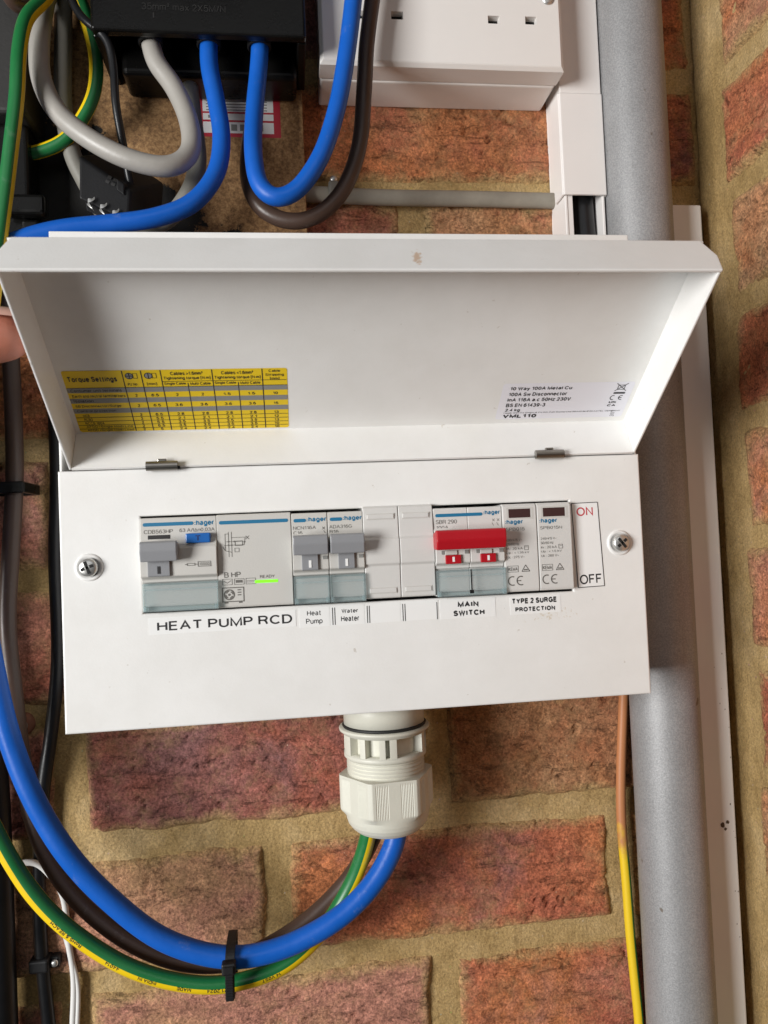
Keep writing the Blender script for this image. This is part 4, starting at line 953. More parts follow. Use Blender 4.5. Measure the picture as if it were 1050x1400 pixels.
# ---- stickers on the cover ---------------------------------------
FC = FRONT(-85.0)
def sticker(pts, texts, label, M=PAPER, outline=None, bars=()):
    mb = MB(); lo_ = [FC.p(x, z, -.05) for x, z in pts]; hi_ = [FC.p(x, z, .14) for x, z in pts]
    mb.add(lo_+hi_, [(4, 5, 6, 7)] + [(i, (i+1) % 4, 4+(i+1) % 4, 4+i) for i in range(4)], M)
    o = mb.build('label_sticker', unit, label)
    mb = MB()
    for (s_, x0, z0, x1, z1, MM, bo, rot) in texts:
        fr = Frame(FC.p((x0+x1)/2, (z0+z1)/2), (math.cos(R(rot)), 0, math.sin(R(rot))), (-math.sin(R(rot)), 0, math.cos(R(rot))))
        mb = MB(); put_text(mb, s_, -(x1-x0)/2, -(z1-z0)/2, (x1-x0)/2, (z1-z0)/2, MM, fr, .2, bo); mb.build('lettering', o)
    mb = MB()
    if outline:
        n = len(pts)
        for i in range(n): put_line(mb, *pts[i], *pts[(i+1) % n], .38, INK_BLACK, FC, .19)
    if mb.v: mb.build('printed_border', o)
    for x in bars:
        mb = MB(); put_rect(mb, x, -10.3, x+.42, -1.9, INK_BLACK, FC, .19); mb.build('printed_bar', o)
sticker([(-104.0, -10.2), (-34.8, -9.9), (-34.8, -2.1), (-104.0, -2.3)], [('HEAT PUMP RCD', -100.2, -8.6, -36.6, -3.7, INK_BLACK, .020, .35)], 'white sticker reading HEAT PUMP RCD')

sticker([(-33.2, -10.8), (-18.4, -10.6), (-18.4, -1.2), (-33.2, -1.4)], [('Heat', -29.4, -5.2, -22.8, -2.9, INK_BLACK, .012, 0), ('Pump', -30.0, -9.6, -22.0, -6.6, INK_BLACK, .012, 0)], 'small sticker reading Heat Pump')
sticker([(-18.0, -10.7), (-1.4, -10.5), (-1.4, -1.0), (-18.0, -1.2)], [('Water', -12.6, -5.0, -4.6, -2.6, INK_BLACK, .022, 0), ('Heater', -13.0, -8.9, -4.2, -6.4, INK_BLACK, .022, 0)], 'small sticker reading Water Heater', bars=(-17.2, -16.1))
sticker([(-1.0, -10.5), (16.4, -10.3), (16.4, -1.0), (-1.0, -1.1)], [], 'blank white sticker with two black bars, left of the pair', bars=(-0.2, .85))
sticker([(16.8, -10.3), (35.3, -10.1), (35.3, -.9), (16.8, -1.0)], [], 'blank white sticker between black bars, right of the pair', bars=(17.4, 18.5, 34.5))
sticker([(36.2, -10.5), (64.4, -10.4), (64.4, -.8), (36.2, -.9)], [('MAIN', 45.2, -5.4, 55.8, -2.0, INK_BLACK, .06, 0), ('SWITCH', 42.9, -9.7, 58.7, -6.2, INK_BLACK, .06, 0)], 'white sticker reading MAIN SWITCH')
sticker([(72.0, -10.3), (98.2, -10.0), (98.2, -1.4), (72.0, -1.7)], [('TYPE 2 SURGE', 73.2, -5.0, 96.0, -2.2, INK_BLACK, .06, 0), ('PROTECTION', 74.5, -9.2, 95.2, -6.4, INK_BLACK, .06, 0)], 'white sticker reading TYPE 2 SURGE PROTECTION')
sticker([(107.9, 1.6), (121.8, 1.9), (120.3, 44.6), (106.4, 44.4)], [('ON', 108.9, 37.6, 117.6, 42.6, INK_RED, .014, 1.0), ('OFF', 108.9, 3.2, 120.3, 8.1, INK_BLACK, .014, 1.0)], 'upright white sticker reading ON and OFF', outline=True)

# ------------------------------------------------------------------ cable gland
GX, GY = 10.4, -45.0
gl = thing('cable_gland', (GX, GY, -126), 'pale grey nylon cable gland screwed into the underside of the white box', 'cable gland')
mb = MB(); mb.lathe([(10, -53.9), (21.7, -53.9), (21.7, -67.6), (12, -67.6)], GX, GY, GLAND_M, 64); mb.build('collar', gl)
mb = MB(); mb.lathe([(12, -67.7), (22.2, -67.7), (22.7, -68.3), (22.2, -69.2), (12, -69.2)], GX, GY, RUBBER, 64); mb.build('seal_ring', gl)
# slotted body: flange, posts and lower band round a core
mb = MB()
mb.lathe([(12, -69.3), (24.0, -69.3), (24.4, -69.9), (24.2, -70.9), (22.3, -71.6), (22.3, -72.6), (17.5, -72.6)], GX, GY, GLAND_M, 64)
mb.lathe([(17.5, -72.4), (17.5, -83.4)], GX, GY, GLAND_M, 48)
mb.lathe([(17.5, -82.3), (22.1, -82.3), (22.1, -84.6), (21.2, -85.4), (12, -85.4)], GX, GY, GLAND_M, 64)
for a0, wd in ((-160, 9), (-128, 4), (-100, 4), (-85, 4.5), (-30, 5), (0, 6), (40, 6), (80, 6), (120, 6), (160, 6)):
    A0, A1 = R(a0-wd), R(a0+wd); V = []; F = []
    for z in (-82.4, -72.5):
        for r in (17.3, 22.2):
            for k in range(5): a = A0+(A1-A0)*k/4; V.append((GX+r*math.cos(a), GY+r*math.sin(a), z))
    for k in range(4): F += [(5+k, 6+k, 16+k, 15+k)]
    F += [(0, 5, 15, 10), (4, 14, 19, 9)]
    mb.add(V, F, GLAND_M)
mb.build('slotted_body', gl)
mb = MB(); pr = [(18, -85.2)]
z = -85.4
while z > -96: pr += [(19.6, z), (20.9, z-.55), (20.9, z-1.0), (19.6, z-1.6)]; z -= 1.95
mb.lathe(pr+[(12, -97)], GX, GY, GLAND_M, 64); mb.build('thread', gl)
def nutmod(a, z_):
    b_ = ((math.degrees(a)+86+30) % 60)-30                       # hexagon, one flat nearly facing out
    flat = min(math.cos(R(30))/math.cos(R(b_)), .975)
    w = ss(-116.0, -111.5, z_)
    q = flat*w + (1-w)*0.86
    if -112.6 < z_ < -95.5 and 7 < abs(b_) < 24: q *= 1 - .011*(int(round(math.degrees(a)*2))//2 % 2)
    return q
mb = MB(); R8 = 26.0
mb.lathe([(19.8, -94.4), (20.6, -93.6), (R8, -93.9), (R8, -95), (R8, -96), (R8, -104), (R8, -110), (R8, -112.0), (R8, -112.8), (R8, -114), (R8*.995, -115.5), (R8*.985, -117.5), (R8*.95, -119.8), (R8*.88, -122), (R8*.78, -124), (R8*.66, -125.3), (R8*.58, -125.6), (R8*.56, -124.5), (R8*.5, -112)], GX, GY, GLAND_M, 360, False, nutmod)
o = mb.build('cap_nut', gl)
for p_ in o.data.polygons: p_.use_smooth = True
o.data.set_sharp_from_angle(angle=R(11))

# ------------------------------------------------------------------ cables under the unit
PATHS = {
'blue_loop': [(-214,-44,330), (-204,-44,250), (-199,-44,190), (-199,-44,110), (-198.3,-44,53.3), (-195.6,-44,15.6), (-189.8,-45,-21.9), (-182.5,-46,-59.2), (-170.4,-48,-92.7), (-154.2,-49,-122.3), (-133.9,-50,-146.5), (-108.4,-51,-168.4), (-78.4,-52,-180.0), (-50.5,-52,-179.2), (-21.7,-52,-168.2), (-1.7,-51,-153.3), (11.0,-49,-136.3), (15.3,-47,-123.9), (16.7,-46,-112)],
'brown': [(-186,-20,190), (-184.0,-24,157.5), (-183.6,-24,141.4), (-182.9,-24,109.2), (-183.1,-24,73.3), (-185.3,-26,33.7), (-187.4,-28,-5.2), (-185.4,-28,-40.2), (-181.2,-30,-78.6), (-175.7,-32,-108.7), (-167.0,-34,-131.3), (-151.5,-36,-153.4), (-128.1,-38,-173.7), (-102.4,-38,-187.3), (-77.2,-38,-190.5), (-54.8,-37,-184.3), (-32.8,-35,-173), (-13.3,-33,-157.4), (-1.4,-33,-141.5), (6.0,-35,-125.5), (8.3,-36,-112)],
'gy_loop': [(-232,-38,150), (-230,-38,60), (-224,-40,-15), (-212,-42,-55), (-203.2,-44,-80.3), (-194.5,-45,-99.0), (-183.4,-46,-122.3), (-170.2,-47,-143.6), (-152.7,-48,-162.3), (-128.0,-49,-180.5), (-102.7,-50,-190.9), (-77.2,-50,-194.9), (-49.1,-46,-191.4), (-27.4,-41,-178.0), (-11.7,-41,-156.6), (-3.8,-45,-137.6), (0.2,-48,-121.9), (2.1,-50,-110)],
'grey1': [(-153.0,-28,346.9), (-155.5,-40,327.2), (-154.5,-56,292.7), (-152.2,-62,269.9), (-143.4,-66,250.9), (-126.9,-70,235.3), (-107.4,-72,224.6), (-89.2,-70,222.6), (-79.5,-64,233.4), (-80.4,-58,253.1), (-88.1,-54,273.6), (-97.0,-52,287.6), (-100.1,-50,302)],
'grey2': [(-150.2,-24,350.0), (-151.2,-24,312.5), (-152.1,-24,279.4), (-148.9,-24,254.7), (-142.8,-24,238.3), (-128.5,-26,214.0), (-100.5,-40,205.3), (-84.2,-46,217.7), (-77.9,-46,235.8), (-79.8,-40,262.0), (-82,-34,285)],
'blueA': [(-68.9,-52,302), (-69.3,-53,285.9), (-65.9,-56,264.4), (-63.7,-60,242.7), (-67.0,-64,222.1), (-78.9,-68,204.9), (-97.3,-70,196.4), (-119.4,-70,193.0), (-140.4,-70,190.6), (-157.8,-70,186.2), (-175.0,-70,178.6), (-195,-68,166), (-225,-62,140), (-245,-56,90), (-250,-54,0)],
'blueB': [(-41.9,-52,302), (-43.1,-53,286.8), (-46.1,-58,259.9), (-47.5,-64,235.1), (-45.1,-68,215.2), (-37.2,-70,207.1), (-26.2,-70,211.1), (-13.1,-70,228.9), (-3.6,-68,255.3), (2.7,-66,284.1), (8.1,-64,317.4), (12,-62,350), (14,-62,385)],
'brownB': [(-44,-34,290), (-46.1,-36,272.4), (-50.2,-40,250.5), (-51.2,-46,227.2), (-45.6,-50,211.3), (-32.2,-52,202.9), (-16.6,-54,204.2), (-1.1,-54,218.4), (9.1,-54,243.4), (13.0,-55,274.7), (15.2,-55,297.7), (19.1,-55,322), (24,-55,350), (27,-55,385)],
'gyL': [(-120,-44,352), (-143.4,-54,329.0), (-150.6,-60,313.2), (-156.9,-68,297.8), (-158.9,-74,277.0), (-159.9,-76,253.9), (-163.2,-76,228.5), (-166.1,-76,206.8), (-169.3,-76,185.3), (-174,-76,150), (-183,-70,110), (-205,-58,70), (-222,-48,20), (-228,-46,-80)],
'gyL2': [(-148,-34,352), (-142.4,-34,342.4), (-137.8,-34,328.2), (-133.6,-34,312.0), (-131.4,-34,295.7), (-133.8,-33,279.3), (-141.5,-32,264.9), (-151.0,-29,256), (-164,-27,251), (-180,-26,248)],
'thinblack': [(-150,-46,350), (-141.6,-52,329.1), (-137.7,-54,316.1), (-131.2,-58,304.6), (-120.4,-60,294.4), (-117.2,-60,279.9), (-116.7,-60,260.7), (-114.7,-56,242.6), (-113.0,-52,228), (-112,-48,218)],
'blackleft': [(-167.6,-6.5,235), (-167.6,-6.5,178.8), (-166.9,-6.5,145.1), (-166.3,-6.5,78.3), (-168.4,-6.5,28.7), (-168.4,-6.5,-28.8), (-173.6,-6.5,-73.2), (-178.2,-6.5,-101.1), (-181.8,-6.5,-149.0), (-181.7,-6.5,-188.8), (-178.9,-6.5,-228.8), (-176,-6.5,-270), (-174,-6.5,-360)],
'white1': [(-240,-16,-160), (-210.2,-16,-148.7), (-200.7,-18,-143.0), (-191.5,-18,-137.6), (-181.0,-14,-138.0), (-171.0,-9,-153.8), (-168.7,-5,-167.2), (-168.1,-4,-186.3), (-165.5,-4,-206.5), (-166.6,-4,-230.2), (-169.0,-4,-260)],
'white2': [(-173,-4.5,-172), (-171.0,-4,-178.4), (-167.4,-4,-192.9), (-163.4,-4,-211.3), (-164.3,-4,-233.4), (-166.4,-4,-260)],
'hcable': [(-40,-7,239.6), (-18.1,-7,238.3), (25.9,-7,236.6), (80.1,-7,236.4), (136.5,-7,235.7)],
}
def stripes(lo1, hi1, lo2, hi2): return lambda a, f: YELL_C if (lo1 < a < hi1 or lo2 < a < hi2) else GREEN_C
def cable(name, key, r, M, label, colour=None, cat='cable', group=None, n=28, flat=1.0):
    mb = MB()
    if colour: mb.mi(GREEN_C)
    else: mb.mi(M)
    path, fr = tube(mb, PATHS[key], r, M, n, 2.0, colour, flat)
    o = mb.build(name, None, label, cat, group)
    return o, fr
cable('blue_cable', 'blue_loop', 5.5, BLUE_C, 'thick blue cable looping from the left edge up into the grey gland', n=36)
cable('brown_cable', 'brown', 4.6, BROWN_C, 'brown cable looping behind the thick blue one into the grey gland', n=32)
gy, fr = cable('earth_cable', 'gy_loop', 4.3, GREEN_C, 'green and yellow earth cable hanging lowest of the looped bundle', stripes(0, 80, 180, 260), n=72)
mb = MB()
for s0, s_ in ((22, 'A070H 25mm\u00b2 H07V-K'), (112, 'RoHS & REACH'), (146, '44014'), (164, 'INDIA IN'), (184, 'MADE'), (199, '0 21 2024'), (226, '14 V0ST'), (262, 'RoHS & R')):
    print_on_tube(mb, s_, fr, 4.3, s0+207, 12, 2.1, INK_BLACK, True, .022)
mb.build('lettering', gy)
# cable tie round the bundle
mb = MB(); tx = -74.6; cy, cz, ry, rz = -46.5, -186.8, 12.4, 12.2; n = 48; V = []; F = []
for k in range(n):
    a = 2*math.pi*k/n
    for x, e in ((tx-2.3, 0), (tx+2.3, 0), (tx+2.3, 1.3), (tx-2.3, 1.3)):
        V.append((x+.5*math.sin(a), cy+(ry+e)*math.copysign(abs(math.cos(a))**.5, math.cos(a)), cz+(rz+e)*math.copysign(abs(math.sin(a))**.5, math.sin(a))))
for k in range(n):
    for q in range(4): F.append((4*k+q, 4*k+(q+1) % 4, 4*((k+1) % n)+(q+1) % 4, 4*((k+1) % n)+q))
mb.add(V, F, BLACK_M)
tie = mb.build('cable_tie', None, 'black nylon cable tie holding the looped blue, brown and earth cables together', 'cable tie')
mb = MB(); mb.box(tx-3.6, tx+3.4, -64, -58.6, -183.6, -177.8, BLACK_M, .8, 2); mb.box(tx-2.5, tx+2.3, -64.8, -63.8, -182.6, -179.0, BLACK_M, .3, 1); mb.build('head', tie)
mb = MB(); mb.box(tx-2.0, tx+2.0, -63.2, -62.0, -196.5, -183.4, BLACK_M, .3, 1)
for k in range(9): mb.box(tx-1.5, tx+1.5, -63.45, -63.1, -195.7+1.3*k, -195.1+1.3*k, BLACK_M)
mb.build('tail', tie)

# ------------------------------------------------------------------ left edge: black, white and brown wiring
bl, _ = cable('black_cable', 'blackleft', 3.7, BLACK_C, 'thin black cable clipped to the bricks just left of the white box')
cable('white_wire', 'white1', 1.7, WHITE_C, 'thin white wire curling across the lower left bricks', n=16)
cable('white_wire', 'white2', 1.3, WHITE_C, 'thinner white wire hanging beside its neighbour at lower left', n=14)
PATHS['fatblack'] = [(-212, -16, 190), (-210, -16, 60), (-206, -16, -30), (-202.5, -16, -75), (-201, -16, -130), (-200.5, -16, -200), (-199, -16, -370)]
cable('black_cable', 'fatblack', 8.6, BLACK_C, 'thick black cable at the lower left edge beside the bricks')
PATHS['blackup'] = [(-200, -32, 200), (-196, -33, 150), (-193.5, -34, 125), (-194.5, -34, 100), (-193, -34, 80), (-197, -34, 55), (-205, -32, 20)]
cable('black_cable', 'blackup', 5.0, BLACK_C, 'black cable beside the brown one at the left edge under the fingertip')
# clip on the thin black cable, lower left
t = thing('cable_clip', (-181.7, -5, -196), 'black plastic clip nailed over the thin black cable at lower left', 'cable clip')
mb = MB(); mb.box(-187.2, -176.6, -12.0, -0.6, -199.6, -192.4, BLACK_M, 1.4, 3); mb.box(-177.2, -171.8, -8.0, -0.4, -199.2, -193.0, BLACK_M, 1.2, 2); mb.build('saddle', t)
mb = MB(); mb.disc_y(-174.4, -196.2, [(2.0, -7.9), (2.0, -8.8), (1.5, -9.4), (.6, -9.7)], CHROME, 20); mb.build('nail', t)
# tie band round the brown cable
mb = MB(); mb.box(-206, -176.3, -32.2, -30.2, 63.2, 69.4, BLACK_P, .6, 2); mb.box(-178.3, -176.3, -30.2, -4, 63.4, 69.2, BLACK_P, .4, 1); mb.box(-206, -178.3, -5.6, -4, 63.4, 69.2, BLACK_P, .4, 1)
mb.build('cable_strap', None, 'black strap holding the brown cable at the left edge', 'strap')
# fixing screw in the mortar
t = thing('wall_screw', (-190.3, -3, -65.6), 'round steel screw head in a brown plug between the left cables', 'screw')
mb = MB(); mb.disc_y(-190, -65.6, [(6.6, 1.0), (6.4, -2.8), (5.4, -3.6), (3, -3.8)], RUST, 28); mb.build('plug', t)
mb = MB(); mb.disc_y(-190.3, -66, [(3.9, -3.2), (3.8, -4.6), (2.9, -5.6), (1.2, -6.0)], CHROME, 28); mb.build('head', t)

# ------------------------------------------------------------------ top: board, junction block, cables
mb = MB(); mb.box(-178, -19.2, -15, -2.4, 196, 430, CHIP, .5, 1)
mb.build('backing_board', None, 'brown chipboard backing board with black smears behind the upper cables', 'board')
FBd = FRONT(-15.0)
mb = MB(); put_rect(mb, -79.5, 267.6, -32.4, 293.0, mat('red_label_vinyl', (0.50, 0.03, 0.05), 0.5), FBd, .12)
put_rect(mb, -77, 282.5, -36.4, 290.5, PAPER, FBd, .2); put_rect(mb, -77, 277.6, -36.4, 281.4, PAPER, FBd, .2); put_rect(mb, -77, 269.8, -36.4, 276.4, PAPER, FBd, .2)
for k in range(4): put_line(mb, -75, 288.6-1.7*k, -40, 288.6-1.7*k, .5, INK_GREY, FBd, .3)
for k in range(5): put_rect(mb, -66+5*k, 271.2, -62.6+5*k, 275.0, BAR_GREY, FBd, .3)
put_rect(mb, -74, 278.6, -64, 280.4, BAR_GREY, FBd, .3)
mb.build('warning_sticker', None, 'red bordered white sticker on the chipboard behind the blue cables', 'sticker')

jb = thing('junction_block', (-70, -15, 272), 'glossy black electrical junction block with embossed lettering at the top', 'junction block')
mb = MB(); mb.box(-127.2, -17.6, -64, -58, 296.2, 400, BLACK_P, 1.6, 3); mb.box(-127.2, -122, -58, -15.1, 296.4, 400, BLACK_P, .8, 2); mb.box(-22.4, -17.6, -58, -15.1, 296.4, 400, BLACK_P, .8, 2)
mb.box(-122, -22.4, -58, -40, 330, 400, BLACK_P)
cv = mb.build('cover', jb)
mb = MB(); mb.box(-117.4, -22.6, -39.5, -15.1, 288.5, 400, BLACK_P, 3.0, 4)
bd = mb.build('body', jb)
mb = MB(); put_text(mb, '35mm\u00b2 max 2X5M/N', -101.4, 307.2, -59.0, 311.2, mat('embossed_black', (0.022, 0.021, 0.02), 0.22), FRONT(-64.0), .25)
mb.box(-95.9, -95.2, -64.3, -63.9, 303.2, 306.0, MATS['embossed_black'])
mb.build('lettering', cv)
for x in (-99.5, -69.2, -42.6):
    mb = MB(); mb.lathe([(6.4, 330), (6.4, 297.5), (5.8, 296.8), (5.2, 297.2), (5.2, 330)], x, -51.5, BLACK_M, 32); mb.build('cable_entry', jb)

cable('grey_cable', 'grey1', 5.1, GREY_C, 'thick pale grey cable swinging in front of the small black box', n=32)
cable('grey_cable', 'grey2', 4.8, GREYD_C, 'duller grey cable passing behind the small black box', n=28)
cable('blue_cable', 'blueA', 4.7, BLUE_C, 'blue cable dropping from the junction block and running left above the lid', n=32)
cable('blue_cable', 'blueB', 4.7, BLUE_C, 'blue U shaped cable rising to the top edge in front of the socket', n=32)
cable('brown_cable', 'brownB', 4.3, BROWN_C, 'brown U shaped cable behind the blue one, rising in front of the socket', n=30)
o, fr = cable('earth_cable', 'gyL', 3.6, GREEN_C, 'green and yellow earth cable hanging at the upper left edge', stripes(66, 108, 225, 305), n=60)
cable('earth_cable', 'gyL2', 3.7, GREEN_C, 'green and yellow earth cable curving beneath the thin black wire', stripes(15, 95, 195, 270), n=60)
cable('black_wire', 'thinblack', 2.1, BLACK_C, 'thin black wire running down into the small black box', n=20)

# small black connector box, tilted
bx = thing('connector_box', (-120, -40, 205), 'small tilted black plastic connector box with shiny metal prongs', 'connector box')
FQ = [Vector(p) for p in ((-136.6, -60, 210), (-112.4, -58, 198.5), (-110.8, -58, 215.7), (-135.9, -60, 232.8))]
BK = Vector((13, 28, 17))
def hexa(mb, q, off, M, bev):
    b = bmesh.new(); a = [b.verts.new(p) for p in q]; c = [b.verts.new(p+off) for p in q]
    b.faces.new(a); b.faces.new(c[::-1])
    for i in range(4): b.faces.new((a[i], c[i], c[(i+1) % 4], a[(i+1) % 4]))
    bmesh.ops.recalc_face_normals(b, faces=b.faces)
    bmesh.ops.bevel(b, geom=list(b.edges), offset=bev, segments=3, affect='EDGES', profile=0.5); mb.bm(b, M)
ex = (FQ[1]-FQ[0]).normalized(); ez = (FQ[3]-FQ[0]).normalized(); en = ex.cross(ez).normalized()
loc_ = lambda u, v, d=0: FQ[0] + ex*u + ez*v + en*d
mb = MB(); hexa(mb, FQ, BK, BLACK_M, 1.5)
hexa(mb, [loc_(4, -3.2, -2.2), loc_(25, -3.2, -2.2), loc_(25.5, 1.5, -2.2), loc_(3, 1.5, -2.2)], BK*.6, BLACK_M, .5)
hexa(mb, [loc_(20.5, 14, 1.2), loc_(24.5, 13, 1.2), loc_(24.5, 18.8, 1.2), loc_(20.5, 19.8, 1.2)], Vector((2, 6, 2)), BLACK_M, .5)
body = mb.build('case', bx)
fr_ = Frame(loc_(0, 0), ex, ez - ex*ez.dot(ex))
mb = MB(); [put_rect(mb, 8+3*k, 14+2.6*r, 10+3*k, 15.6+2.6*r, MATS['embossed_black'], fr_, .3) for k in range(3) for r in range(2)]; mb.build('embossed_marks', body, kind='stuff')
for u0 in (6.0, 12.5, 19.0):
    mb = MB(); n = 14; V = []; F = []
    for i in range(n+1):
        t_ = i/n; a = 2*math.pi*t_
        for q in (-.9, .9): V.append(loc_(u0+2.2*math.cos(a*.75)+q*.2*0 + t_*2.2 + q*.95*math.sin(a*.75+.6), 4.2-6.8*t_+q*.95*math.cos(a*.75+.6), 1.0+.9*math.sin(math.pi*t_)))
    for i in range(n): F.append((2*i, 2*i+1, 2*i+3, 2*i+2))
    mb.add(V, F, CHROME, True); mb.build('prong', bx, recalc=False)

# dark casing and handle at the left edge
t = thing('meter_casing', (-200, -10, 240), 'dark grey plastic meter casing at the upper left edge', 'casing')
mb = MB(); mb.box(-245, -165.5, -46, -2, 262, 330, mat('dark_grey_casing', (0.022, 0.021, 0.02), 0.6, bump=0.3, bscale=500, var=0.2), 2.5, 3); mb.build('case', t)
mb = MB(); mb.box(-245, -168.0, -36, -15.2, 196, 261.5, BLACK_P, 2, 3); mb.build('lower_case', t)
mb = MB(); mb.box(-178, -158, -44, -36.2, 209, 220, BLACK_P, 2.2, 3); mb.box(-172, -163, -37, -16, 197, 209, BLACK_P, 1.5, 2); mb.build('latch', t)
PATHS['browntop'] = [(-178, -62, 352), (-173, -64, 334), (-170, -62, 320), (-166, -56, 312), (-160, -50, 316), (-156, -46, 330), (-156, -44, 350)]
cable('brown_cable', 'browntop', 3.6, BROWN_C, 'short brown cable bend at the top left corner')

# horizontal grey cable on the wall with a clip
DIRTY_C = mat('dirty_grey_sheath', (0.27, 0.245, 0.20), 0.55, bump=0.4, bscale=300, var=0.45, vscale=45)
cable('grey_cable', 'hcable', 4.9, DIRTY_C, 'flat grey cable lying in the mortar joint beneath the socket', n=26, flat=.75)
t = thing('cable_clip', (-3, -6, 240), 'grey clip with a nail on the cable beneath the socket', 'cable clip')
mb = MB(); mb.box(-5.5, 1.0, -12.6, -1, 231.2, 244.6, GREYD_C, 1.6, 3); mb.build('saddle', t)
mb = MB(); mb.disc_y(-2.2, 246.6, [(2.2, -2), (2.2, -9), (1.6, -9.8), (.6, -10)], CHROME, 18); mb.build('nail', t)

# ------------------------------------------------------------------ double socket
so = thing('double_socket', (60, 0, 295), 'white double power socket on a white surface box at the top', 'socket')
mb = MB(); mb.box(-9, 130.6, -29.2, -2, 294.8, 380, SOCKET_M, 1.6, 3); mb.build('back_box', so)
# faceplate with a chamfered front edge and real slots
def socket_plate():
    mb = MB(); x0, x1, z0, z1 = -9.6, 131.0, 295.2, 380
    V = []; F = []
    rings = [(0, -29.8), (0, -42.6), (1.6, -44.6), (2.2, -45.0)]
    for d, y in rings: V += [(x0+d, y, z0+d), (x1-d, y, z0+d), (x1-d, y, z1-d), (x0+d, y, z1-d)]
    for k in range(3):
        for i in range(4): F.append((4*k+i, 4*k+(i+1) % 4, 4*k+4+(i+1) % 4, 4*k+4+i))
    F.append((0, 1, 2, 3))
    mb.add(V, F, SOCKET_M)
    # front skin with slot openings: grid cut by slot rectangles
    slots = [(34.6, 323.3), (12.6, 322.9), (90.2, 323.1), (112.1, 323.5)]
    sl = [(cx-3.4, cx+3.4, cz-2.3, cz+2.3) for cx, cz in slots] + [(23.6-2.2, 23.6+2.2, 341, 349), (101.1-2.2, 101.1+2.2, 341, 349)]
    xs = sorted({x0+2.2, x1-2.2, *[a for s_ in sl for a in s_[:2]]}); zs = sorted({z0+2.2, z1-2.2, *[a for s_ in sl for a in s_[2:]]})
    def inside(x, z): return any(s_[0] < x < s_[1] and s_[2] < z < s_[3] for s_ in sl)
    for i in range(len(xs)-1):
        for j in range(len(zs)-1):
            if inside((xs[i]+xs[i+1])/2, (zs[j]+zs[j+1])/2): continue
            mb.quad([(xs[i], -45, zs[j]), (xs[i+1], -45, zs[j]), (xs[i+1], -45, zs[j+1]), (xs[i], -45, zs[j+1])], SOCKET_M)
    return mb.build('faceplate', so, recalc=False), sl
fp, sl = socket_plate()
for a, b_, c, d in sl:
    mb = MB(); y0, y1 = -45.0, -40.5
    mb.add([(a, y0, c), (b_, y0, c), (b_, y0, d), (a, y0, d), (a, y1, c), (b_, y1, c), (b_, y1, d), (a, y1, d)], [(0, 1, 5, 4), (1, 2, 6, 5), (2, 3, 7, 6), (3, 0, 4, 7)], SOCKET_M)
    mb.quad([(a, y1, c), (b_, y1, c), (b_, y1, d), (a, y1, d)], HOLE_SHADE)
    mb.build('pin_slot', so, recalc=False)
mb = MB(); mb.disc_y(122.6, 336.4, [(3.4, -44.8), (3.3, -45.7), (2.2, -46.1), (1, -46.2)], CHROME, 24); mb.box(120.2, 125, -46.4, -46.1, 335.9, 336.8, HOLE_SHADE); mb.build('screw', so)

# ------------------------------------------------------------------ vertical mini trunking with cut cover
t = thing('mini_trunking', (147, 0, 183), 'white plastic trunking beside the socket with its cover cut short', 'trunking')
mb = MB(); mb.box(134.4, 159.2, -3.6, -1.6, 150, 430, TRUNK_M, .2, 1); mb.box(134.4, 136.0, -26, -3.6, 150, 430, TRUNK_M, .3, 1); mb.box(157.6, 159.2, -26, -3.6, 150, 430, TRUNK_M, .3, 1)
mb.box(136.0, 139.4, -25.4, -24.2, 150, 232, TRUNK_M, .2, 1)
mb.build('channel', t)
mb = MB(); mb.box(133.4, 159.9, -28.2, -26.2, 230.4, 292.0, TRUNK_M, .5, 2); mb.box(132.6, 134.2, -27.4, -14, 230.4, 292.0, TRUNK_M, .4, 1); mb.box(159.4, 160.2, -27.4, -16, 230.4, 292, TRUNK_M, .2, 1)
mb.build('cover', t)
mb = MB(); mb.box(134.0, 159.6, -27.6, -26.2, 292.3, 430, TRUNK_M, .4, 2); mb.build('upper_cover', t)
PATHS['trunkcable'] = [(149, -13, 330), (149.5, -13, 260), (149.5, -13, 228), (150.5, -13, 205), (151.5, -13, 180), (151.5, -13, 160)]
cable('black_cable', 'trunkcable', 7.6, BLACK_C, 'black cable coming out of the cut white trunking above the lid')

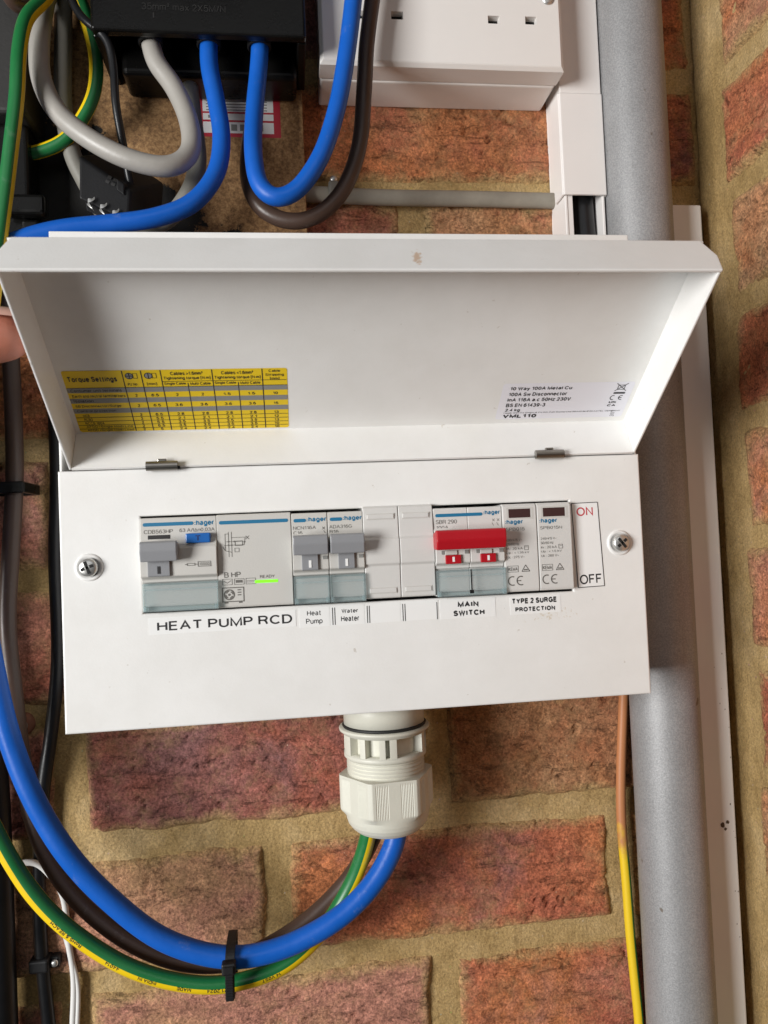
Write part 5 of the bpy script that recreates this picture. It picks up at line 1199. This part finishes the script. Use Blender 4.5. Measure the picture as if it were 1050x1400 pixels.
# ------------------------------------------------------------------ hand steadying the lid, only the thumb tip shows
def make_hand():
    wrist = Vector((-262, -70, 95))
    verts = []; edges = []; rad = []
    def chain(start, pts):
        prev = start
        for p, r in pts:
            verts.append(Vector(p)); rad.append(r); edges.append((prev, len(verts)-1)); prev = len(verts)-1
        return prev
    verts.append(Vector((-252, -96, 104))); rad.append(21)                    # palm centre, root
    chain(0, [((-278, -84, 88), 22), ((-306, -74, 66), 23), ((-345, -62, 40), 26)])          # wrist, forearm
    k = chain(0, [((-232, -86, 116), 19)])
    chain(0, [((-232, -112, 112), 16), ((-212, -118, 119), 13.6), ((-184, -119, 122.5), 12.4), ((-166, -118.6, 123.5), 12.6), ((-152, -118.2, 124), 11.8), ((-144.6, -118, 124), 7.6)])   # thumb
    for q, (a, b_, c, d, e, r) in enumerate((
        ((-212, -72, 136), (-206, -52, 138), (-212, -38, 134), (-228, -40, 128), (-236, -52, 124), 9.2),
        ((-212, -72, 120), (-205, -51, 120), (-211, -36, 117), (-228, -38, 112), (-236, -51, 109), 9.4),
        ((-215, -72, 105), (-208, -52, 104), (-214, -38, 101), (-230, -40, 97), (-237, -52, 95), 9.0),
        ((-220, -72, 92), (-213, -55, 90), (-219, -43, 87), (-233, -45, 84), (-240, -54, 82), 8.0))):
        chain(k, [(a, r+1.6), (b_, r), (c, r-.6), (d, r-1.0), (e, r-2.2)])
    me = bpy.data.meshes.new('h'); me.from_pydata([(v*S)[:] for v in verts], edges, [])
    o = bpy.data.objects.new('h', me); COL.objects.link(o)
    md = o.modifiers.new('skin', 'SKIN'); md.use_smooth_shade = True; md.branch_smoothing = 0.6
    for i, sv in enumerate(me.skin_vertices[0].data): sv.radius = (rad[i]*S, rad[i]*S); sv.use_root = (i == 0)
    su = o.modifiers.new('sub', 'SUBSURF'); su.levels = 2; su.render_levels = 2
    bpy.context.view_layer.update()
    m2 = bpy.data.meshes.new_from_object(o.evaluated_get(bpy.context.evaluated_depsgraph_get()))
    mb = MB(); mb.add([tuple(v.co/S) for v in m2.vertices], [list(p.vertices) for p in m2.polygons], SKIN, True)
    bpy.data.objects.remove(o); bpy.data.meshes.remove(m2)
    return mb.build('hand', None, 'hand steadying the open lid, only a thumb tip showing at the left edge', 'hand')
hand = make_hand()
mb = MB(); V = []; F = []; nu, nv = 10, 8
for i in range(nu+1):
    for j in range(nv+1):
        x = -163+15.5*i/nu; a = R(100+80*(j/nv-.5)*1.1); rr = 12.4*(1-.10*(i/nu)**3)+.25
        V.append((x, -118.4-rr*math.cos(a-R(25)), 124+rr*math.sin(a-R(25))))
for i in range(nu):
    for j in range(nv): F.append((i*(nv+1)+j, (i+1)*(nv+1)+j, (i+1)*(nv+1)+j+1, i*(nv+1)+j+1))
mb.add(V, F, NAIL, True); mb.build('thumbnail', hand, recalc=False)
